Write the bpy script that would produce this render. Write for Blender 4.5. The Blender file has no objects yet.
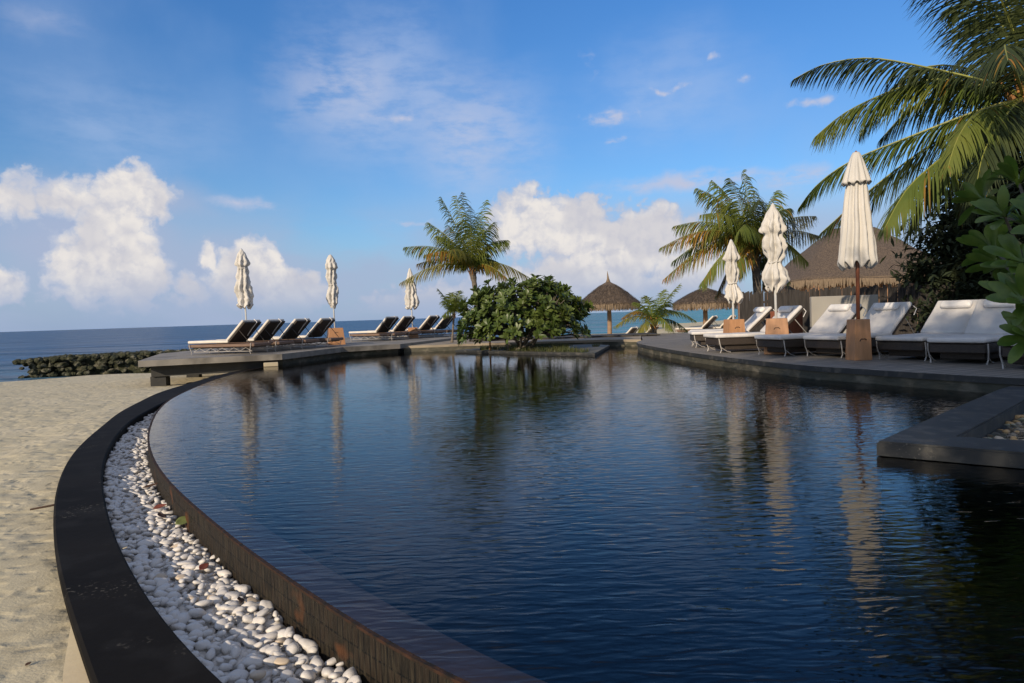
import bpy, bmesh, math, random
from mathutils import Vector, Matrix, noise
R = math.radians
rnd = random.Random(7)
sc = bpy.context.scene
col = sc.collection
IDX = 0
# ------------------------------------------------------------------ camera
PITCH = math.atan(26/683); ROLL = math.atan(0.0323); FPX = 683.0; CAMH = 1.0
cam = bpy.data.cameras.new('camera'); co = bpy.data.objects.new('camera', cam); col.objects.link(co)
cam.sensor_width = 36; cam.lens = 24.0; cam.clip_start = 0.05; cam.clip_end = 40000
co.location = (0, 0, CAMH)
fwd = Vector((0, math.cos(PITCH), -math.sin(PITCH))); up0 = Vector((0, math.sin(PITCH), math.cos(PITCH))); rt0 = Vector((1, 0, 0))
c_, s_ = math.cos(ROLL), math.sin(ROLL)
rt = rt0*c_ - up0*s_; up = rt0*s_ + up0*c_
m = Matrix((rt, up, -fwd)).transposed().to_4x4(); m.translation = co.location
co.matrix_world = m
sc.camera = co
def ray(x, y):
    u = x-512; v = 341.5-y
    return (rt*u + up*v + fwd*FPX)
def at(x, y, Y):            # world point on the vertical plane Y metres ahead
    d = ray(x, y); return Vector((0, 0, CAMH)) + d*(Y/d.y)
# ------------------------------------------------------------------ helpers
def tag(o, label=None, cat=None, group=None, kind=None):
    if label: o['label'] = label
    if cat: o['category'] = cat
    if group: o['group'] = group
    if kind: o['kind'] = kind
    return o
def empty(name, loc, rz=0, **k):
    o = bpy.data.objects.new(name, None); o.empty_display_size = .2; col.objects.link(o)
    o.location = loc; o.rotation_euler = (0, 0, rz); tag(o, **k); return o
def obj(name, bm, mat, parent=None, smooth=False, **k):
    me = bpy.data.meshes.new(name)
    bm.normal_update(); bm.to_mesh(me); bm.free()
    mats = mat if isinstance(mat, (list, tuple)) else [mat]
    for q in mats: me.materials.append(q)
    if smooth:
        for p in me.polygons: p.use_smooth = True
    o = bpy.data.objects.new(name, me); col.objects.link(o)
    if parent: o.parent = parent
    tag(o, **k); return o
def copy_tree(o, parent=None):
    c = o.copy(); col.objects.link(c)
    if parent: c.parent = parent
    for ch in list(o.children): copy_tree(ch, c)
    return c
def box(bm, c, s, M=None, bev=0.0, seg=1, taper=1.0):
    r = bmesh.ops.create_cube(bm, size=1.0)
    vs = r['verts']
    for v in vs:
        k = taper if v.co.z > 0 else 1.0
        v.co = Vector((v.co.x*s[0]*k, v.co.y*s[1]*k, v.co.z*s[2]))
    if bev:
        es = list({e for v in vs for e in v.link_edges})
        b = bmesh.ops.bevel(bm, geom=es, offset=bev, segments=seg, affect='EDGES', profile=.5)
        vs = list({v for f in b['faces'] for v in f.verts} | {v for v in vs if v.is_valid})
    T = Matrix.Translation(Vector(c)) @ (M if M else Matrix())
    for v in vs: v.co = T @ v.co
    return vs
def tube(bm, pts, rad, n=8, caps=True):
    pts = [Vector(p) for p in pts]
    rs = rad if isinstance(rad, (list, tuple)) else [rad]*len(pts)
    rings = []
    prev = None
    for i, p in enumerate(pts):
        t = (pts[min(i+1, len(pts)-1)] - pts[max(i-1, 0)]).normalized()
        a = Vector((0, 0, 1)) if abs(t.z) < .9 else Vector((1, 0, 0))
        if prev is None: u = t.cross(a).normalized()
        else: u = (prev - t*prev.dot(t)).normalized()
        prev = u; w = t.cross(u)
        rings.append([bm.verts.new(p + (u*math.cos(2*math.pi*k/n) + w*math.sin(2*math.pi*k/n))*rs[i]) for k in range(n)])
    for i in range(len(rings)-1):
        for k in range(n):
            bm.faces.new((rings[i][k], rings[i][(k+1) % n], rings[i+1][(k+1) % n], rings[i+1][k]))
    if caps:
        bm.faces.new(list(reversed(rings[0]))); bm.faces.new(rings[-1])
def prism(bm, poly, z0, z1, mi_top=0, mi_side=0):
    a = [bm.verts.new((x, y, z1)) for x, y in poly]; b = [bm.verts.new((x, y, z0)) for x, y in poly]
    f = bm.faces.new(a); f.material_index = mi_top
    if f.normal.z < 0: pass
    bm.faces.new(list(reversed(b))).material_index = mi_side
    n = len(poly)
    for i in range(n):
        g = bm.faces.new((a[i], b[i], b[(i+1) % n], a[(i+1) % n])); g.material_index = mi_side
    bmesh.ops.recalc_face_normals(bm, faces=bm.faces)
def catmull(pts, per=8):
    out = []
    P = [Vector(p) for p in pts]
    for i in range(len(P)-1):
        p0 = P[max(i-1, 0)]; p1 = P[i]; p2 = P[i+1]; p3 = P[min(i+2, len(P)-1)]
        for k in range(per):
            t = k/per
            out.append(.5*((2*p1) + (p2-p0)*t + (2*p0-5*p1+4*p2-p3)*t*t + (3*p1-p0-3*p2+p3)*t**3))
    out.append(P[-1]); return out
class Path:
    def __init__(s, pts):
        s.p = [Vector(q) for q in pts]; s.l = [0]
        for a, b in zip(s.p, s.p[1:]): s.l.append(s.l[-1] + (b-a).length)
        s.L = s.l[-1]
    def at(s, d):
        d = max(0, min(s.L, d))
        for i in range(1, len(s.l)):
            if s.l[i] >= d:
                k = (d-s.l[i-1])/max(1e-9, s.l[i]-s.l[i-1]); return s.p[i-1].lerp(s.p[i], k)
        return s.p[-1]
    def resample(s, n): return [s.at(s.L*i/(n-1)) for i in range(n)]
# ------------------------------------------------------------------ materials
def newmat(name):
    m = bpy.data.materials.new(name); m.use_nodes = True
    return m, m.node_tree, m.node_tree.nodes['Principled BSDF'], m.node_tree.links
def rgba(c): return (c[0], c[1], c[2], 1)
def mat(name, c1, c2=None, scale=5.0, rough=.7, bump=0.0, bdist=.01, bscale=None, detail=6, mid=.5, wid=.15, c3=None, s3=1.0, stretch=None, spec=.5, coord='Object', sheen=0):
    m, nt, b, L = newmat(name); N = nt.nodes
    b.inputs['Roughness'].default_value = rough
    b.inputs['Specular IOR Level'].default_value = spec
    b.inputs['Base Color'].default_value = rgba(c1)
    tc = N.new('ShaderNodeTexCoord'); src = tc.outputs[coord]
    if stretch:
        mp = N.new('ShaderNodeMapping'); mp.inputs['Scale'].default_value = stretch; L.new(src, mp.inputs['Vector']); src = mp.outputs[0]
    if c2:
        n = N.new('ShaderNodeTexNoise'); n.inputs['Scale'].default_value = scale; n.inputs['Detail'].default_value = detail; L.new(src, n.inputs['Vector'])
        mr = N.new('ShaderNodeMapRange'); mr.inputs['From Min'].default_value = mid-wid; mr.inputs['From Max'].default_value = mid+wid; L.new(n.outputs['Fac'], mr.inputs['Value'])
        mx = N.new('ShaderNodeMix'); mx.data_type = 'RGBA'; mx.inputs[6].default_value = rgba(c1); mx.inputs[7].default_value = rgba(c2)
        L.new(mr.outputs[0], mx.inputs[0]); out = mx.outputs[2]
        if c3:
            n3 = N.new('ShaderNodeTexNoise'); n3.inputs['Scale'].default_value = s3; n3.inputs['Detail'].default_value = 5; L.new(src, n3.inputs['Vector'])
            m3 = N.new('ShaderNodeMapRange'); m3.inputs['From Min'].default_value = .52; m3.inputs['From Max'].default_value = .66; L.new(n3.outputs['Fac'], m3.inputs['Value'])
            mx3 = N.new('ShaderNodeMix'); mx3.data_type = 'RGBA'; L.new(out, mx3.inputs[6]); mx3.inputs[7].default_value = rgba(c3); L.new(m3.outputs[0], mx3.inputs[0]); out = mx3.outputs[2]
        L.new(out, b.inputs['Base Color'])
    if bump:
        nb = N.new('ShaderNodeTexNoise'); nb.inputs['Scale'].default_value = bscale or scale*3; nb.inputs['Detail'].default_value = 8; L.new(src, nb.inputs['Vector'])
        bp = N.new('ShaderNodeBump'); bp.inputs['Strength'].default_value = bump; bp.inputs['Distance'].default_value = bdist; L.new(nb.outputs['Fac'], bp.inputs['Height']); L.new(bp.outputs[0], b.inputs['Normal'])
    return m
def leafmat(name, c1, c2, scale=1.5, trans=.3, rough=.45, c3=None, s3=.8):
    m = mat(name, c1, c2, scale, rough, c3=c3, s3=s3, detail=3)
    nt = m.node_tree; N = nt.nodes; L = nt.links; b = N['Principled BSDF']; out = N['Material Output']
    tr = N.new('ShaderNodeBsdfTranslucent'); mx = N.new('ShaderNodeMixShader'); mx.inputs[0].default_value = trans
    if b.inputs['Base Color'].links: L.new(b.inputs['Base Color'].links[0].from_socket, tr.inputs[0])
    L.new(b.outputs[0], mx.inputs[1]); L.new(tr.outputs[0], mx.inputs[2]); L.new(mx.outputs[0], out.inputs[0])
    return m
M = {}
M['sand'] = mat('sand', (.49, .425, .275), (.56, .485, .325), 1.3, .9, bump=.0, c3=(.43, .37, .24), s3=9)
def sand_bump(m):
    nt = m.node_tree; N = nt.nodes; L = nt.links; b = N['Principled BSDF']; tc = N.new('ShaderNodeTexCoord')
    wp = N.new('ShaderNodeTexNoise'); wp.inputs['Scale'].default_value = 3.0; L.new(tc.outputs['Object'], wp.inputs['Vector'])
    ad = N.new('ShaderNodeVectorMath'); ad.operation = 'MULTIPLY_ADD'; ad.inputs[1].default_value = (.22, .22, 0); L.new(wp.outputs['Color'], ad.inputs[0]); L.new(tc.outputs['Object'], ad.inputs[2])
    prev = None
    for sc_, dist, hi in ((2.9, .015, .40), (8.5, .0065, .42)):
        v = N.new('ShaderNodeTexVoronoi'); v.voronoi_dimensions = '2D'; v.inputs['Scale'].default_value = sc_; v.inputs['Randomness'].default_value = 1
        L.new(ad.outputs[0], v.inputs['Vector'])
        mr = N.new('ShaderNodeMapRange'); mr.interpolation_type = 'SMOOTHSTEP'; mr.inputs['From Min'].default_value = 0; mr.inputs['From Max'].default_value = hi; L.new(v.outputs['Distance'], mr.inputs[0])
        q = N.new('ShaderNodeBump'); q.inputs['Distance'].default_value = dist; q.inputs['Strength'].default_value = 1; L.new(mr.outputs[0], q.inputs['Height'])
        if prev: L.new(prev.outputs[0], q.inputs['Normal'])
        prev = q
    n2 = N.new('ShaderNodeTexNoise'); n2.inputs['Scale'].default_value = 70; n2.inputs['Detail'].default_value = 4; L.new(tc.outputs['Object'], n2.inputs['Vector'])
    b3 = N.new('ShaderNodeBump'); b3.inputs['Distance'].default_value = .004; b3.inputs['Strength'].default_value = .8; L.new(n2.outputs['Fac'], b3.inputs['Height']); L.new(prev.outputs[0], b3.inputs['Normal'])
    L.new(b3.outputs[0], b.inputs['Normal'])
sand_bump(M['sand'])
M['footing'] = mat('sandy_concrete', (.49, .42, .28), (.44, .37, .25), 3, .9, bump=.4, bdist=.004, bscale=40)
M['coping'] = mat('black_stone', (.010, .009, .008), (.014, .0125, .011), 2.0, .7, bump=.35, bdist=.003, bscale=25, c3=(.017, .016, .015), s3=5, spec=.04)
def scuffs(m):
    nt = m.node_tree; N = nt.nodes; L = nt.links; b = N['Principled BSDF']; src = b.inputs['Base Color'].links[0].from_socket; tc = N.new('ShaderNodeTexCoord')
    a = N.new('ShaderNodeTexNoise'); a.inputs['Scale'].default_value = 55; a.inputs['Detail'].default_value = 6; L.new(tc.outputs['Object'], a.inputs['Vector'])
    c_ = N.new('ShaderNodeTexNoise'); c_.inputs['Scale'].default_value = 2.4; c_.inputs['Detail'].default_value = 3; L.new(tc.outputs['Object'], c_.inputs['Vector'])
    r1 = N.new('ShaderNodeMapRange'); r1.inputs['From Min'].default_value = .60; r1.inputs['From Max'].default_value = .68; L.new(a.outputs['Fac'], r1.inputs[0])
    r2 = N.new('ShaderNodeMapRange'); r2.inputs['From Min'].default_value = .55; r2.inputs['From Max'].default_value = .66; L.new(c_.outputs['Fac'], r2.inputs[0])
    q = N.new('ShaderNodeMath'); q.operation = 'MULTIPLY'; L.new(r1.outputs[0], q.inputs[0]); L.new(r2.outputs[0], q.inputs[1])
    mx = N.new('ShaderNodeMix'); mx.data_type = 'RGBA'; mx.inputs[7].default_value = (.13, .12, .10, 1); L.new(src, mx.inputs[6]); L.new(q.outputs[0], mx.inputs[0]); L.new(mx.outputs[2], b.inputs['Base Color'])
scuffs(M['coping'])
M['bed'] = mat('gravel_bed', (.03, .022, .015), (.06, .045, .03), 8, .9)
M['pebble'] = mat('white_pebble', (.72, .68, .62), (.56, .53, .49), 25, .5, bump=.3, bdist=.002, bscale=60)
M['pebble_warm'] = mat('cream_pebble', (.60, .50, .38), (.50, .40, .28), 25, .5)
M['pebble_brown'] = mat('brown_pebble', (.66, .42, .18), (.48, .29, .12), 20, .5)
M['pebble_grey'] = mat('grey_pebble', (.42, .40, .28), (.30, .30, .2), 20, .5)
def tiles(name, c1, c2, mortar, sx, sz, coordrot=None):
    m, nt, b, L = newmat(name); N = nt.nodes
    uv = N.new('ShaderNodeUVMap'); br = N.new('ShaderNodeTexBrick')
    br.inputs['Scale'].default_value = 1; br.inputs['Brick Width'].default_value = sx; br.inputs['Row Height'].default_value = sz
    br.inputs['Mortar Size'].default_value = .0035; br.offset = 0; br.inputs['Color1'].default_value = rgba(c1); br.inputs['Color2'].default_value = rgba(c2); br.inputs['Mortar'].default_value = rgba(mortar); br.inputs['Bias'].default_value = -.2
    L.new(uv.outputs[0], br.inputs['Vector'])
    n = N.new('ShaderNodeTexNoise'); n.inputs['Scale'].default_value = 5; n.inputs['Detail'].default_value = 9
    mp = N.new('ShaderNodeMapping'); mp.inputs['Scale'].default_value = (22, 2.0, 1); L.new(uv.outputs[0], mp.inputs['Vector']); L.new(mp.outputs[0], n.inputs['Vector'])
    mr = N.new('ShaderNodeMapRange'); mr.inputs['From Min'].default_value = .46; mr.inputs['From Max'].default_value = .70; L.new(n.outputs['Fac'], mr.inputs[0])
    mx = N.new('ShaderNodeMix'); mx.data_type = 'RGBA'; mx.inputs[7].default_value = (.042, .034, .021, 1); L.new(mr.outputs[0], mx.inputs[0]); L.new(br.outputs['Color'], mx.inputs[6])
    n2 = N.new('ShaderNodeTexNoise'); n2.inputs['Scale'].default_value = 5.5; L.new(uv.outputs[0], n2.inputs['Vector'])
    mr2 = N.new('ShaderNodeMapRange'); mr2.inputs['From Min'].default_value = .62; mr2.inputs['From Max'].default_value = .72; L.new(n2.outputs['Fac'], mr2.inputs[0])
    mx2 = N.new('ShaderNodeMix'); mx2.data_type = 'RGBA'; mx2.inputs[7].default_value = (.085, .036, .015, 1); L.new(mr2.outputs[0], mx2.inputs[0]); L.new(mx.outputs[2], mx2.inputs[6])
    L.new(mx2.outputs[2], b.inputs['Base Color']); b.inputs['Roughness'].default_value = .6; b.inputs['Specular IOR Level'].default_value = .25
    bp = N.new('ShaderNodeBump'); bp.inputs['Distance'].default_value = .006; bp.inputs['Strength'].default_value = .9; sb_ = N.new('ShaderNodeMath'); sb_.operation = 'MULTIPLY_ADD'; sb_.inputs[1].default_value = -.8; L.new(br.outputs['Fac'], sb_.inputs[0]); L.new(n.outputs['Fac'], sb_.inputs[2]); L.new(sb_.outputs[0], bp.inputs['Height']); L.new(bp.outputs[0], b.inputs['Normal'])
    return m
M['walltile'] = tiles('wet_brown_tiles', (.023, .016, .010), (.010, .009, .006), (.003, .003, .0025), .035, .07)
M['rim'] = mat('wall_rim', (.05, .024, .014), (.018, .014, .010), 22, .8, bump=1, bdist=.006, bscale=60, spec=.2)
M['ledge'] = mat('pool_ledge', (.30, .155, .10), (.21, .12, .08), 5, .5)
M['poolfloor'] = mat('pool_floor', (.002, .005, .010), (.003, .007, .012), 3, .5)
def boards(name, c1, c2, w, rot=0.0, rough=.75, gap=(.012, .012, .012), length=3.0, coord='Object'):
    m, nt, b, L = newmat(name); N = nt.nodes
    tc = N.new('ShaderNodeTexCoord'); mp = N.new('ShaderNodeMapping'); mp.inputs['Rotation'].default_value = (0, 0, rot); L.new(tc.outputs[coord], mp.inputs['Vector'])
    br = N.new('ShaderNodeTexBrick'); br.inputs['Scale'].default_value = 1; br.inputs['Brick Width'].default_value = length; br.inputs['Row Height'].default_value = w
    br.inputs['Mortar Size'].default_value = .007; br.inputs['Color1'].default_value = rgba(c1); br.inputs['Color2'].default_value = rgba(c2); br.inputs['Mortar'].default_value = rgba(gap)
    L.new(mp.outputs[0], br.inputs['Vector'])
    mp2 = N.new('ShaderNodeMapping'); mp2.inputs['Scale'].default_value = (1, 12, 1); L.new(mp.outputs[0], mp2.inputs['Vector'])
    n = N.new('ShaderNodeTexNoise'); n.inputs['Scale'].default_value = 2.5; n.inputs['Detail'].default_value = 8; L.new(mp2.outputs[0], n.inputs['Vector'])
    mr = N.new('ShaderNodeMapRange'); mr.inputs['From Min'].default_value = .3; mr.inputs['From Max'].default_value = .7; mr.inputs['To Min'].default_value = .55; mr.inputs['To Max'].default_value = 1.25; L.new(n.outputs['Fac'], mr.inputs[0])
    mx = N.new('ShaderNodeMix'); mx.data_type = 'RGBA'; mx.blend_type = 'MULTIPLY'; mx.inputs[0].default_value = 1; L.new(br.outputs['Color'], mx.inputs[6])
    cb = N.new('ShaderNodeCombineColor'); [L.new(mr.outputs[0], cb.inputs[i]) for i in range(3)]; L.new(cb.outputs[0], mx.inputs[7])
    L.new(mx.outputs[2], b.inputs['Base Color']); b.inputs['Roughness'].default_value = rough
    bp = N.new('ShaderNodeBump'); bp.inputs['Distance'].default_value = .003; bp.inputs['Strength'].default_value = .5; L.new(n.outputs['Fac'], bp.inputs['Height']); L.new(bp.outputs[0], b.inputs['Normal'])
    return m
M['deckwood'] = boards('weathered_deck_boards', (.25, .22, .18), (.19, .17, .14), .14, R(-25))
M['deckstone'] = mat('grey_stone_edge', (.26, .235, .20), (.19, .175, .15), 3, .8, bump=.4, bdist=.004, c3=(.11, .1, .085), s3=1.2)
M['mossy'] = mat('mossy_stone_face', (.075, .068, .045), (.045, .045, .03), 5, .7, bump=.6, bdist=.01, c3=(.16, .14, .1), s3=3, stretch=(1, 1, 2.5))
M['darkstone'] = mat('dark_wet_stone', (.018, .02, .02), (.03, .031, .03), 3, .6, bump=.5, bdist=.005, bscale=12, c3=(.07, .065, .055), s3=7)
M['beam'] = mat('dark_beam', (.022, .022, .021), (.035, .034, .03), 4, .7, bump=.4)
M['terrace'] = mat('sandy_paving', (.33, .27, .19), (.25, .21, .155), 2, .85, bump=.5, bdist=.01, c3=(.15, .125, .09), s3=1.4)
M['duckboard'] = boards('dark_duckboards', (.05, .045, .038), (.04, .036, .03), .12, 0)
M['grass'] = leafmat('grass_blades', (.05, .07, .018), (.10, .10, .03), 2, .3)
M['cushion'] = mat('cushion_fabric', (.66, .635, .60), (.57, .55, .53), 6, .9, bump=.6, bdist=.012, bscale=6)
M['cushion_left'] = mat('cream_cushion_fabric', (.70, .64, .55), (.62, .57, .50), 6, .9, bump=.6, bdist=.012, bscale=6)
M['towel'] = mat('towel_cloth', (.78, .76, .73), (.7, .68, .66), 12, .95, bump=.5, bdist=.006, bscale=50)
M['wicker'] = mat('dark_wicker', (.022, .016, .012), (.045, .032, .022), 30, .6, bump=.8, bdist=.006, bscale=60, stretch=(1, 1, 3))
M['wood'] = mat('weathered_teak', (.20, .125, .085), (.13, .08, .055), 4, .7, bump=.4, bdist=.003, stretch=(1, 8, 8))
M['metal'] = mat('white_painted_tube', (.44, .42, .39), (.32, .29, .26), 12, .4)
M['canvas'] = mat('offwhite_canvas', (.60, .57, .52), (.50, .48, .44), 3.0, .9, bump=.35, bdist=.01, bscale=7, stretch=(1, 1, .4))
M['canvas_pole'] = mat('pale_aluminium', (.6, .6, .58), (.5, .5, .48), 5, .4)
M['polewood'] = mat('varnished_pole', (.28, .09, .04), (.18, .06, .03), 6, .4, stretch=(8, 8, 1))
M['boxwood'] = mat('orange_plywood', (.46, .235, .11), (.36, .18, .08), 3, .55, bump=.2, bdist=.003, stretch=(6, 6, 1))
M['slot'] = mat('painted_slot_shade', (.02, .012, .008))  # near-black colour painted for the shade inside the handle hole
M['thatch'] = mat('thatch', (.15, .11, .078), (.07, .052, .04), 6, .95, bump=1.0, bdist=.04, bscale=14, stretch=(3, 3, .8))
M['thatch_dry'] = mat('thatch_fringe', (.27, .20, .13), (.17, .125, .085), 9, .95, bump=1, bdist=.03, stretch=(4, 4, .5))
M['polebark'] = mat('peeled_log', (.36, .24, .15), (.25, .16, .10), 5, .8)
M['villa_wall'] = boards('tan_wall_boards', (.42, .24, .13), (.36, .20, .11), .2, R(0), length=6)
M['panel'] = mat('grey_render_panel', (.36, .34, .30), (.30, .285, .255), 1.5, .85, bump=.2)
M['fence'] = mat('grey_stick_fence', (.026, .023, .021), (.055, .048, .043), 14, .9, bump=.6, bdist=.01, stretch=(1, 1, .15))
M['rock'] = mat('breakwater_rock', (.016, .020, .008), (.045, .046, .02), 2.5, .95, bump=1, bdist=.12, bscale=9, c3=(.15, .14, .10), s3=4)
M['bark'] = mat('palm_bark', (.19, .16, .125), (.11, .09, .07), 5, .95, bump=.8, bdist=.02, stretch=(1, 1, 5))
M['boot'] = mat('orange_leaf_bases', (.42, .19, .05), (.26, .12, .04), 9, .8)
M['stem'] = mat('grey_branch', (.13, .11, .085), (.08, .07, .055), 9, .8, bump=.4)
M['sapling'] = mat('orange_sapling_stem', (.30, .16, .07), (.22, .12, .06), 9, .8)
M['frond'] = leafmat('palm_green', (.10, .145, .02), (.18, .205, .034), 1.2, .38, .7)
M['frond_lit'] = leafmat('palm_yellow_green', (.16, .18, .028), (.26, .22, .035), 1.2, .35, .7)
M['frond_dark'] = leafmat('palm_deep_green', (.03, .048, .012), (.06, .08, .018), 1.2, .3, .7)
M['frond_old'] = leafmat('palm_orange', (.34, .17, .025), (.16, .14, .02), 1.8, .35)
M['frond_grey'] = leafmat('palm_grey', (.12, .13, .09), (.17, .18, .13), 1.8, .2)
M['rachis'] = mat('frond_rib', (.26, .26, .05), (.18, .2, .04), 4, .5)
M['leaf_bush'] = leafmat('broad_leaf', (.06, .10, .02), (.13, .17, .04), 2.5, .3, .4)
M['leaf_near'] = leafmat('glossy_broad_leaf', (.065, .125, .018), (.12, .19, .03), 9, .3, .3)
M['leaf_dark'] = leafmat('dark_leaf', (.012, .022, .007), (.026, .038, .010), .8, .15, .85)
scuffs(M['darkstone'])
M['redleaf'] = mat('red_leaf', (.17, .035, .018), (.10, .03, .015), 9, .6)
M['brownleaf'] = mat('brown_leaf', (.07, .03, .012), (.04, .02, .01), 9, .7)
M['greenleaf'] = mat('fallen_green_leaf', (.17, .20, .06), (.10, .13, .04), 9, .6)

def water_mat(name, kind):
    m = bpy.data.materials.new(name); m.use_nodes = True; nt = m.node_tree; N = nt.nodes; L = nt.links
    for n in list(N): N.remove(n)
    out = N.new('ShaderNodeOutputMaterial'); tc = N.new('ShaderNodeTexCoord')
    if kind == 'pool':
        def nz(scale, stretch, det, dist, prev, rot=0.0, strength=1.0, distort=.3):
            mp = N.new('ShaderNodeMapping'); mp.inputs['Scale'].default_value = stretch; mp.inputs['Rotation'].default_value = (0, 0, rot); L.new(tc.outputs['Object'], mp.inputs['Vector'])
            n = N.new('ShaderNodeTexNoise'); n.inputs['Scale'].default_value = scale; n.inputs['Detail'].default_value = det; n.inputs['Distortion'].default_value = distort; L.new(mp.outputs[0], n.inputs['Vector'])
            b = N.new('ShaderNodeBump'); b.inputs['Distance'].default_value = dist; b.inputs['Strength'].default_value = strength; L.new(n.outputs['Fac'], b.inputs['Height'])
            if prev: L.new(prev.outputs[0], b.inputs['Normal'])
            return b
        spm = N.new('ShaderNodeSeparateXYZ'); L.new(tc.outputs['Object'], spm.inputs[0])
        gust = N.new('ShaderNodeTexNoise'); gust.inputs['Scale'].default_value = .45; gust.inputs['Detail'].default_value = 2; L.new(tc.outputs['Object'], gust.inputs['Vector'])
        ym = N.new('ShaderNodeMapRange'); ym.inputs['From Min'].default_value = 4; ym.inputs['From Max'].default_value = 13; ym.inputs['To Min'].default_value = 1.0; ym.inputs['To Max'].default_value = .28; L.new(spm.outputs[1], ym.inputs[0])
        gm = N.new('ShaderNodeMapRange'); gm.inputs['From Min'].default_value = .35; gm.inputs['From Max'].default_value = .65; gm.inputs['To Min'].default_value = .65; gm.inputs['To Max'].default_value = 1.0; L.new(gust.outputs['Fac'], gm.inputs[0])
        mask = N.new('ShaderNodeMath'); mask.operation = 'MULTIPLY'; L.new(ym.outputs[0], mask.inputs[0]); L.new(gm.outputs[0], mask.inputs[1])
        b = nz(1.1, (1, 2.2, 1), 2, .0018, None, R(12))
        b = nz(4.6, (1, 2.8, 1), 1.2, .0011, b, R(-6), distort=.35)
        b = nz(8.5, (.8, 2.6, 1), 1.0, .0042, b, R(5), distort=.5); L.new(mask.outputs[0], b.inputs['Strength'])
        b = nz(14, (1, 2.4, 1), 1.5, .0013, b, R(15), distort=.4); L.new(mask.outputs[0], b.inputs['Strength'])
        fr = N.new('ShaderNodeFresnel'); fr.inputs['IOR'].default_value = 1.37; L.new(b.outputs[0], fr.inputs['Normal'])
        gl = N.new('ShaderNodeBsdfGlossy'); gl.inputs['Roughness'].default_value = 0.0; L.new(b.outputs[0], gl.inputs['Normal'])
        tr = N.new('ShaderNodeBsdfTransparent'); tr.inputs[0].default_value = (.97, .98, .99, 1)
        mx = N.new('ShaderNodeMixShader'); L.new(fr.outputs[0], mx.inputs[0]); L.new(tr.outputs[0], mx.inputs[1]); L.new(gl.outputs[0], mx.inputs[2]); L.new(mx.outputs[0], out.inputs[0])
        va = N.new('ShaderNodeVolumeAbsorption'); va.inputs[0].default_value = (.30, .50, .62, 1); va.inputs[1].default_value = 3.0; L.new(va.outputs[0], out.inputs['Volume'])
    elif kind == 'inner':
        tr = N.new('ShaderNodeBsdfTransparent'); L.new(tr.outputs[0], out.inputs[0])
        va = N.new('ShaderNodeVolumeAbsorption'); va.inputs[0].default_value = (.30, .50, .62, 1); va.inputs[1].default_value = 3.0; L.new(va.outputs[0], out.inputs['Volume'])
    else:
        p = N.new('ShaderNodeBsdfPrincipled'); p.inputs['IOR'].default_value = 1.33; p.inputs['Roughness'].default_value = .3; p.inputs['Specular IOR Level'].default_value = .22
        sp = N.new('ShaderNodeSeparateXYZ'); L.new(tc.outputs['Object'], sp.inputs[0])
        nn = N.new('ShaderNodeTexNoise'); nn.inputs['Scale'].default_value = .035; nn.inputs['Detail'].default_value = 4
        mpn = N.new('ShaderNodeMapping'); mpn.inputs['Scale'].default_value = (.3, 1, 1); L.new(tc.outputs['Object'], mpn.inputs[0]); L.new(mpn.outputs[0], nn.inputs['Vector'])
        # shallow lagoon over white sand to the east
        dv = N.new('ShaderNodeMath'); dv.operation = 'DIVIDE'; L.new(sp.outputs[0], dv.inputs[0]); L.new(sp.outputs[1], dv.inputs[1])
        ad = N.new('ShaderNodeMath'); ad.operation = 'MULTIPLY_ADD'; ad.inputs[1].default_value = .18; L.new(nn.outputs['Fac'], ad.inputs[0]); L.new(dv.outputs[0], ad.inputs[2])
        mr = N.new('ShaderNodeMapRange'); mr.inputs['From Min'].default_value = .05; mr.inputs['From Max'].default_value = .42; L.new(ad.outputs[0], mr.inputs[0])
        mx = N.new('ShaderNodeMix'); mx.data_type = 'RGBA'; mx.inputs[6].default_value = (.020, .075, .17, 1); mx.inputs[7].default_value = (.04, .27, .31, 1); L.new(mr.outputs[0], mx.inputs[0])
        mr2 = N.new('ShaderNodeMapRange'); mr2.inputs['From Min'].default_value = 42; mr2.inputs['From Max'].default_value = 22; L.new(sp.outputs[1], mr2.inputs[0])
        m2 = N.new('ShaderNodeMath'); m2.operation = 'MULTIPLY'; m2.inputs[1].default_value = .5; L.new(mr2.outputs[0], m2.inputs[0])
        mx2 = N.new('ShaderNodeMix'); mx2.data_type = 'RGBA'; mx2.inputs[7].default_value = (.10, .19, .22, 1); L.new(m2.outputs[0], mx2.inputs[0]); L.new(mx.outputs[2], mx2.inputs[6])
        wn_ = N.new('ShaderNodeTexNoise'); wn_.inputs['Scale'].default_value = .16; wn_.inputs['Detail'].default_value = 7; wn_.inputs['Roughness'].default_value = .65
        mpw = N.new('ShaderNodeMapping'); mpw.inputs['Scale'].default_value = (.22, 1, 1); mpw.inputs['Rotation'].default_value = (0, 0, R(10)); L.new(tc.outputs['Object'], mpw.inputs[0]); L.new(mpw.outputs[0], wn_.inputs['Vector'])
        mrw = N.new('ShaderNodeMapRange'); mrw.inputs['From Min'].default_value = .38; mrw.inputs['From Max'].default_value = .64; mrw.inputs['To Min'].default_value = .55; mrw.inputs['To Max'].default_value = 1.35; L.new(wn_.outputs['Fac'], mrw.inputs[0])
        cbw = N.new('ShaderNodeCombineColor'); [L.new(mrw.outputs[0], cbw.inputs[i]) for i in range(3)]
        mxw = N.new('ShaderNodeMix'); mxw.data_type = 'RGBA'; mxw.blend_type = 'MULTIPLY'; mxw.inputs[0].default_value = 1; L.new(mx2.outputs[2], mxw.inputs[6]); L.new(cbw.outputs[0], mxw.inputs[7])
        L.new(mxw.outputs[2], p.inputs['Base Color'])
        prev = None
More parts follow.
